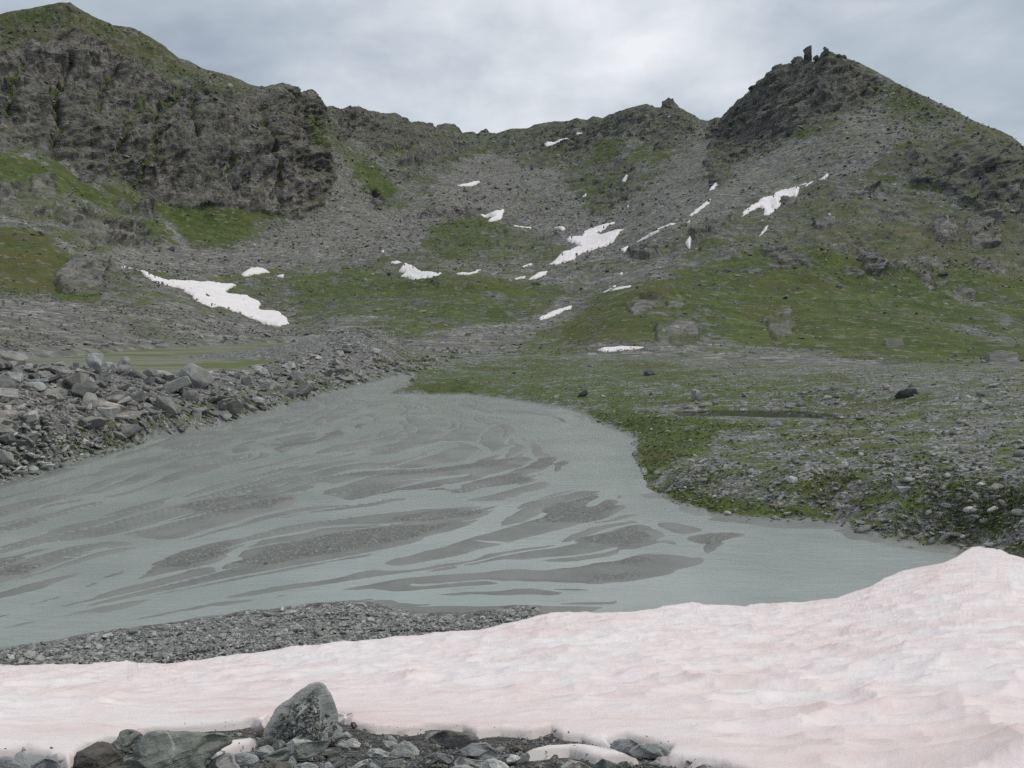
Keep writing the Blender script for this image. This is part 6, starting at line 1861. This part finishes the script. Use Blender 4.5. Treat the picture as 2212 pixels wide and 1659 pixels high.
MF_GREEN = fore_mat('green_grey_schist', 0.27, tint=(0.92, 1.0, 0.93), moss=0.15)
MF_BROWN = fore_mat('brown_schist', 0.19, tint=(1.05, 0.97, 0.86), moss=0.4)
MF_GREY = fore_mat('grey_schist', 0.40, tint=(0.97, 1.0, 1.0))
MF_PALE = fore_mat('pale_schist', 0.52, tint=(0.98, 1.0, 0.99))
MF_DARK = fore_mat('dark_schist', 0.22, tint=(1.0, 1.0, 0.98), moss=0.2)
MF_WHITE = fore_mat('white_quartz', 0.52, tint=(1.0, 0.98, 0.93))
MF_BOULDER = fore_mat('grit_covered_schist', 0.40, tint=(0.95, 1.0, 0.99), scale=5.0, moss=0.25)
FORE = [
    (F1([(-90, 1100), (170, 1080), (190, 1050), (270, 1040), (300, 1068), (420, 1080), (600, 1130), (700, 1180), (720, 1330), (-90, 1330)]), MF_GREY, 'flat grey rock in the bottom left corner', 0.8),
    (F1([(828, 1115), (868, 1040), (960, 998), (1090, 922), (1220, 928), (1284, 990), (1384, 1080), (1390, 1170), (1250, 1260), (1000, 1280), (818, 1230)]), MF_BROWN, 'dark brown rock at the snow edge, bottom left', 0.9),
    (F1([(1250, 945), (1316, 890), (1356, 800), (1420, 778), (1540, 798), (1610, 850), (1604, 890), (1535, 960), (1500, 1005), (1536, 1066), (1400, 1046), (1290, 1004)]), MF_GREEN, 'green-grey stone propped upright on the brown rock', 0.7),
    ([(284, 1622), (300, 1597), (320, 1582), (370, 1577), (420, 1578), (445, 1585), (478, 1583), (502, 1592), (500, 1606), (470, 1622), (444, 1646), (440, 1690), (270, 1690), (240, 1672), (290, 1640)], MF_GREEN, 'large flat green-grey slab left of the big boulder', 0.8),
    (F1([(1506, 1012), (1560, 965), (1620, 955), (1664, 1000), (1644, 1045), (1560, 1066)]), MF_DARK, 'small dark stone between the upright stone and slab', 0.9),
    (F2([(930, 800), (980, 690), (1068, 530), (1200, 446), (1340, 338), (1430, 268), (1500, 252), (1560, 262), (1612, 310), (1674, 380), (1704, 470), (1734, 560), (1740, 640), (1726, 720), (1784, 765), (1810, 870), (1680, 940), (1500, 960), (1200, 980), (1000, 950), (920, 890)]), MF_BOULDER, 'big pointed boulder crusted with grit, in front of the snow', 0.75),
    (F2([(1166, 945), (1260, 878), (1400, 812), (1452, 812), (1494, 860), (1484, 905), (1380, 955), (1250, 996), (1186, 996)]), MF_PALE, 'smooth pale oval stone at the foot of the big boulder', 0.7),
    (F2([(1026, 975), (1060, 918), (1120, 906), (1174, 950), (1194, 1005), (1120, 1036), (1046, 1016)]), MF_DARK, 'dark round stone left of the pale oval stone', 0.9),
    (F2([(816, 1064), (868, 990), (960, 957), (1024, 990), (1034, 1046), (940, 1076), (876, 1106)]), MF_GREY, 'ridged grey stone below the big boulder', 0.9),
    (F2([(896, 1086), (1100, 1008), (1300, 938), (1500, 916), (1676, 908), (1646, 966), (1566, 1056), (1400, 1116), (1250, 1126), (1050, 1156), (934, 1136)]), MF_GREEN, 'long flat slab lying below the pale oval stone', 0.9),
    (F2([(596, 1064), (700, 1036), (834, 1080), (866, 1136), (780, 1206), (634, 1196), (586, 1126)]), MF_GREY, 'broad grey stone right of the snow sliver', 0.9),
    (F2([(240, 1240), (330, 1126), (480, 1046), (584, 1056), (596, 1156), (646, 1206), (650, 1330), (240, 1330)]), MF_GREY, 'grey stone at the bottom edge below the snow sliver', 0.9),
    (F2([(924, 1204), (990, 1146), (1170, 1146), (1226, 1180), (1210, 1330), (924, 1330)]), MF_BROWN, 'brown stone at the bottom edge below the long slab', 0.9),
    (F2([(1716, 966), (1800, 906), (1884, 916), (1896, 984), (1780, 1006)]), MF_GREY, 'grey stone right of the long slab tip', 0.9),
    (F2([(1876, 976), (1930, 906), (2006, 940), (1996, 986), (1920, 996)]), MF_PALE, 'small pale stone beside the grey one right of the slab', 0.9),
    (F2([(1786, 836), (1850, 806), (1916, 860), (1894, 896), (1820, 876)]), MF_GREY, 'small stone tucked against the right side of the big boulder', 0.9),
    (F2([(1244, 1196), (1400, 1156), (1506, 1180), (1570, 1330), (1244, 1330)]), MF_GREY, 'grey stone at the bottom edge under the long slab', 0.9),
    (F2([(1566, 1176), (1650, 1146), (1706, 1220), (1650, 1330), (1540, 1330)]), MF_GREY, 'narrow grey stone at the bottom edge, middle', 0.9),
    (F2([(1846, 1250), (1990, 1146), (2084, 1116), (2096, 1150), (1960, 1226), (1900, 1330)]), MF_PALE, 'slanting pale stone at the bottom edge, middle', 0.8),
    (F2([(2086, 1014), (2212, 996), (2286, 1030), (2212, 1056), (2096, 1056)]), MF_PALE, 'flat pale stone left of the rounded pyramid stone', 0.9),
    (F2([(1888, 745), (1898, 703), (1942, 703), (1968, 742), (1942, 776), (1892, 774)]), MF_BROWN, 'small brown stone by the snow lump', 0.9),
    (F3([(715, 880), (800, 828), (880, 792), (1000, 797), (1140, 828), (1274, 868), (1298, 920), (1200, 966), (1080, 1012), (960, 996), (850, 966), (735, 935)]), MF_DARK, 'large dark lens-shaped slab at the snow edge', 0.85),
    (F3([(964, 1056), (1150, 978), (1200, 946), (1370, 932), (1434, 990), (1516, 1080), (1506, 1126), (1370, 1136), (1340, 1156), (1200, 1096), (1080, 1086)]), MF_GREY, 'grey slab in front of the dark lens-shaped slab', 0.9),
    (F3([(280, 1056), (350, 968), (440, 911), (500, 926), (616, 1020), (616, 1076), (540, 1116), (400, 1106), (284, 1116)]), MF_GREY, 'rounded pyramid stone left of the dark lens-shaped slab', 0.9),
    (F3([(24, 1066), (48, 1001), (140, 1006), (286, 1048), (280, 1090), (180, 1106), (56, 1106)]), MF_PALE, 'pale brick-shaped stone left of the pyramid stone', 0.9),
    (F3([(664, 1096), (780, 1046), (900, 1056), (1006, 1110), (966, 1166), (800, 1166), (684, 1156)]), MF_GREY, 'mottled grey stone below the dark lens-shaped slab', 0.9),
    (F3([(984, 1206), (1060, 1190), (1130, 1176), (1236, 1220), (1240, 1330), (984, 1330)]), MF_WHITE, 'bright white stone at the bottom edge', 0.9),
    (F3([(1294, 1206), (1370, 1126), (1450, 1111), (1570, 1156), (1626, 1210), (1610, 1330), (1294, 1330)]), MF_PALE, 'large pale rounded stone at the bottom edge', 0.9),
    (F3([(1586, 1126), (1640, 1066), (1720, 1076), (1756, 1110), (1680, 1156), (1596, 1166)]), MF_PALE, 'pale bluish stone right of the grey slab', 0.9),
    (F3([(994, 1160), (1060, 1096), (1336, 1150), (1300, 1216), (1150, 1186), (1004, 1196)]), MF_PALE, 'long pale stone above the white stone', 0.9),
    (F3([(206, 906), (228, 846), (300, 856), (376, 920), (334, 966), (216, 956)]), MF_GREY, 'grey stone at the snow edge left of the dark grit', 0.9),
    (F3([(54, 1166), (120, 1116), (186, 1160), (180, 1330), (24, 1330)]), MF_GREY, 'grey stone below the pale brick-shaped stone', 0.9),
    (F3([(176, 1166), (424, 1106), (426, 1196), (300, 1226), (186, 1216)]), MF_GREEN, 'flat greenish stone below the pyramid stone', 0.9),
    (F3([(754, 996), (800, 946), (856, 970), (846, 1016), (776, 1026)]), MF_GREEN, 'small greenish stone under the dark lens-shaped slab', 0.9),
    (F3([(1614, 1006), (1700, 966), (1780, 956), (1836, 1000), (1760, 1036), (1634, 1036)]), MF_BROWN, 'brownish stone on the dark grit by the snow', 0.9),
    (F4([(546, 766), (580, 713), (640, 692), (730, 695), (820, 745), (744, 794), (690, 826), (596, 806)]), MF_GREY, 'left stone of a pair melting out of the snow', 0.9),
    (F4([(716, 806), (780, 748), (880, 729), (970, 732), (1064, 790), (1096, 835), (1010, 871), (860, 866), (756, 846)]), MF_GREY, 'right stone of a pair melting out of the snow', 0.9),
    (F4([(414, 915), (480, 867), (540, 887), (644, 928), (710, 990), (394, 990)]), MF_GREEN, 'stone at the bottom edge right of the snow tongue', 0.9),
    (F4([(114, 938), (200, 877), (290, 897), (376, 940), (380, 990), (114, 990)]), MF_GREY, 'striped stone at the bottom edge under the snow tongue', 0.9),
    (F4([(14, 875), (60, 827), (94, 838), (84, 905), (36, 915)]), MF_DARK, 'small dark stone at the left end of the snow tongue', 0.9),
    (F4([(1784, 568), (1830, 547), (1874, 558), (1842, 584)]), MF_DARK, 'tiny dark stone poking out of the snow at lower right', 0.9),
    (F4([(1294, 950), (1360, 912), (1430, 922), (1490, 990), (1294, 990)]), MF_GREY, 'rounded stone at the bottom edge beside the right meltwater hollow', 0.9),
    (F4([(876, 914), (960, 882), (996, 910), (962, 934)]), MF_PALE, 'small white pebble below the pair melting out', 0.9),
]
for i, (poly, mt, lab, dep) in enumerate(FORE):
    p = np.array(poly)
    lo = min(p[:, 1].max(), 1675)
    R = fore_R(p[:, 0].mean(), lo - 4)
    fine_ = np.ptp(p[:, 0]) > 60
    traced_rock('foreground_rock', poly, R - 0.02, mt, lab, 'rock', 'rocks at the near snow edge', depth=dep, slant=0.35, rough=0.035, rings=31 if fine_ else 17, npt=90 if fine_ else 44, square=0.34, seed=i + 150, smooth=True)
LUMPS = [(F2([(1725, 590), (1800, 604), (1860, 614), (1927, 592), (1916, 650), (1884, 745), (1800, 745), (1728, 700)]), 'snow lump against the right side of the big boulder'),
         (F2([(762, 770), (806, 678), (880, 640), (964, 606), (990, 690), (940, 790), (830, 826)]), 'thin melting snow lip left of the big boulder')]
for i, (poly, lab) in enumerate(LUMPS):
    p = np.array(poly)
    traced_rock('snow_lump', poly, fore_R(p[:, 0].mean(), p[:, 1].max() + 6), M_SNOW, lab, 'snow', None, depth=0.8, rough=0.02, rings=11, npt=32, square=0.5, seed=i + 300, smooth=True)

# loose stones between them
FSTONE = [to_mesh(cut_rock(900 + i, (1.15, 0.9, 0.55), 9, 0.06), 'loose_stone', m_) for i, m_ in enumerate([MF_GREY, MF_GREY, MF_GREEN, MF_PALE, MF_GREY, MF_BROWN, MF_DARK, MF_PALE])]
FRONT = [(-20, 1665), (100, 1655), (150, 1662), (250, 1625), (420, 1625), (520, 1600), (560, 1580), (740, 1575), (800, 1590), (930, 1590), (1060, 1600), (1180, 1600), (1240, 1615), (1120, 1650), (1400, 1660), (1540, 1668), (1540, 1690), (150, 1690)]
items = []
for u, v in frame_samples(FRONT, 95):
    R = fore_R(u, v)
    pxs = float(np.clip(RNG.lognormal(2.9, 0.45), 9, 48))
    s = pxs * R / FOC
    loc = at_range(u, v, R) + np.array([0, 0, s * 0.1])
    o = single('loose_stone', random.choice(FSTONE), loc, (s * 1.2, s, s * RNG.uniform(0.7, 1.0)), (RNG.normal(0, 0.3), RNG.normal(0, 0.3), RNG.uniform(0, 6.28)), None, 'stone', 'loose stones between the foreground rocks')
    nm_w = {'green_grey_schist': 'greenish', 'brown_schist': 'brown', 'grey_schist': 'grey', 'pale_schist': 'pale', 'dark_schist': 'dark'}[o.data.materials[0].name]
    items.append((o, u, v, ('larger ' if pxs > 20 else 'small ') + nm_w + ' stone'))
label_by_neighbours(items, [('big pointed boulder', 650, 1590), ('flat green-grey slab', 380, 1620), ('pale oval stone', 650, 1598), ('dark lens-shaped slab', 985, 1600), ('rounded pyramid stone', 875, 1622), ('bright white stone', 1000, 1659), ('large pale bottom stone', 1070, 1655), ('dark brown rock', 205, 1640), ('long flat slab', 640, 1625), ('snow tongue end', 1230, 1630)], '')

# grit and small stones between the foreground rocks
n_f = 9000
uu = RNG.uniform(-60, 1720, n_f * 3)
vv = RNG.uniform(1545, 1690, n_f * 3)
tk = pt.at(uu, vv)
ok = (tk < -1.0) | ((tk < 7) & (RNG.random(len(tk)) < 0.10))
uu, vv = uu[ok][:n_f], vv[ok][:n_f]
ci = np.clip(np.searchsorted(su, uu), 0, len(su) - 1)
ri = np.array([np.searchsorted(SV[:, c], v) for c, v in zip(ci, vv)])
ri = np.clip(ri, 0, SV.shape[0] - 1)
P = np.stack([sx[ri, ci], sy[ri, ci], np.maximum(GZ, SZ)[ri, ci]], -1)
P[:, :2] += RNG.normal(0, 0.01, (len(P), 2))
sz = np.clip(RNG.lognormal(math.log(0.0055), 0.5, len(P)), 0.003, 0.018)
P[:, 2] += sz * 0.1
scatter('foreground_grit', P, np.stack([sz * 1.2, sz, sz * 0.8], -1), rand_rot(len(P), 0.5), GRIT, 'dark wet grit between the foreground rocks', 'gravel')
# grit crust on the big boulder
bb = [o for o in bpy.data.objects if o.get('label', '').startswith('big pointed boulder')][0]
co = np.array([v.co[:] for v in bb.data.vertices]) + np.array(bb.location)
nm_ = np.array([v.normal[:] for v in bb.data.vertices])
u_, v_ = project(co)
CR = np.array(F2([(1000, 800), (1130, 600), (1230, 500), (1350, 400), (1480, 300), (1520, 480), (1640, 600), (1720, 700), (1760, 900), (1000, 900)]))
sel = np.where(inside_poly(u_, v_, CR) & (nm_[:, 1] < 0.1))[0]
pick = RNG.choice(sel, 900)
Pq = co[pick] + RNG.normal(0, 0.006, (900, 3))
szq = np.clip(RNG.lognormal(math.log(0.008), 0.5, 900), 0.004, 0.03)
gc = scatter('boulder_grit', Pq - np.array(bb.location), np.stack([szq * 1.2, szq, szq * 0.8], -1), rand_rot(900, 0.6), GRIT, None, None)
gc.parent = bb
gc.name = 'grit_crust'
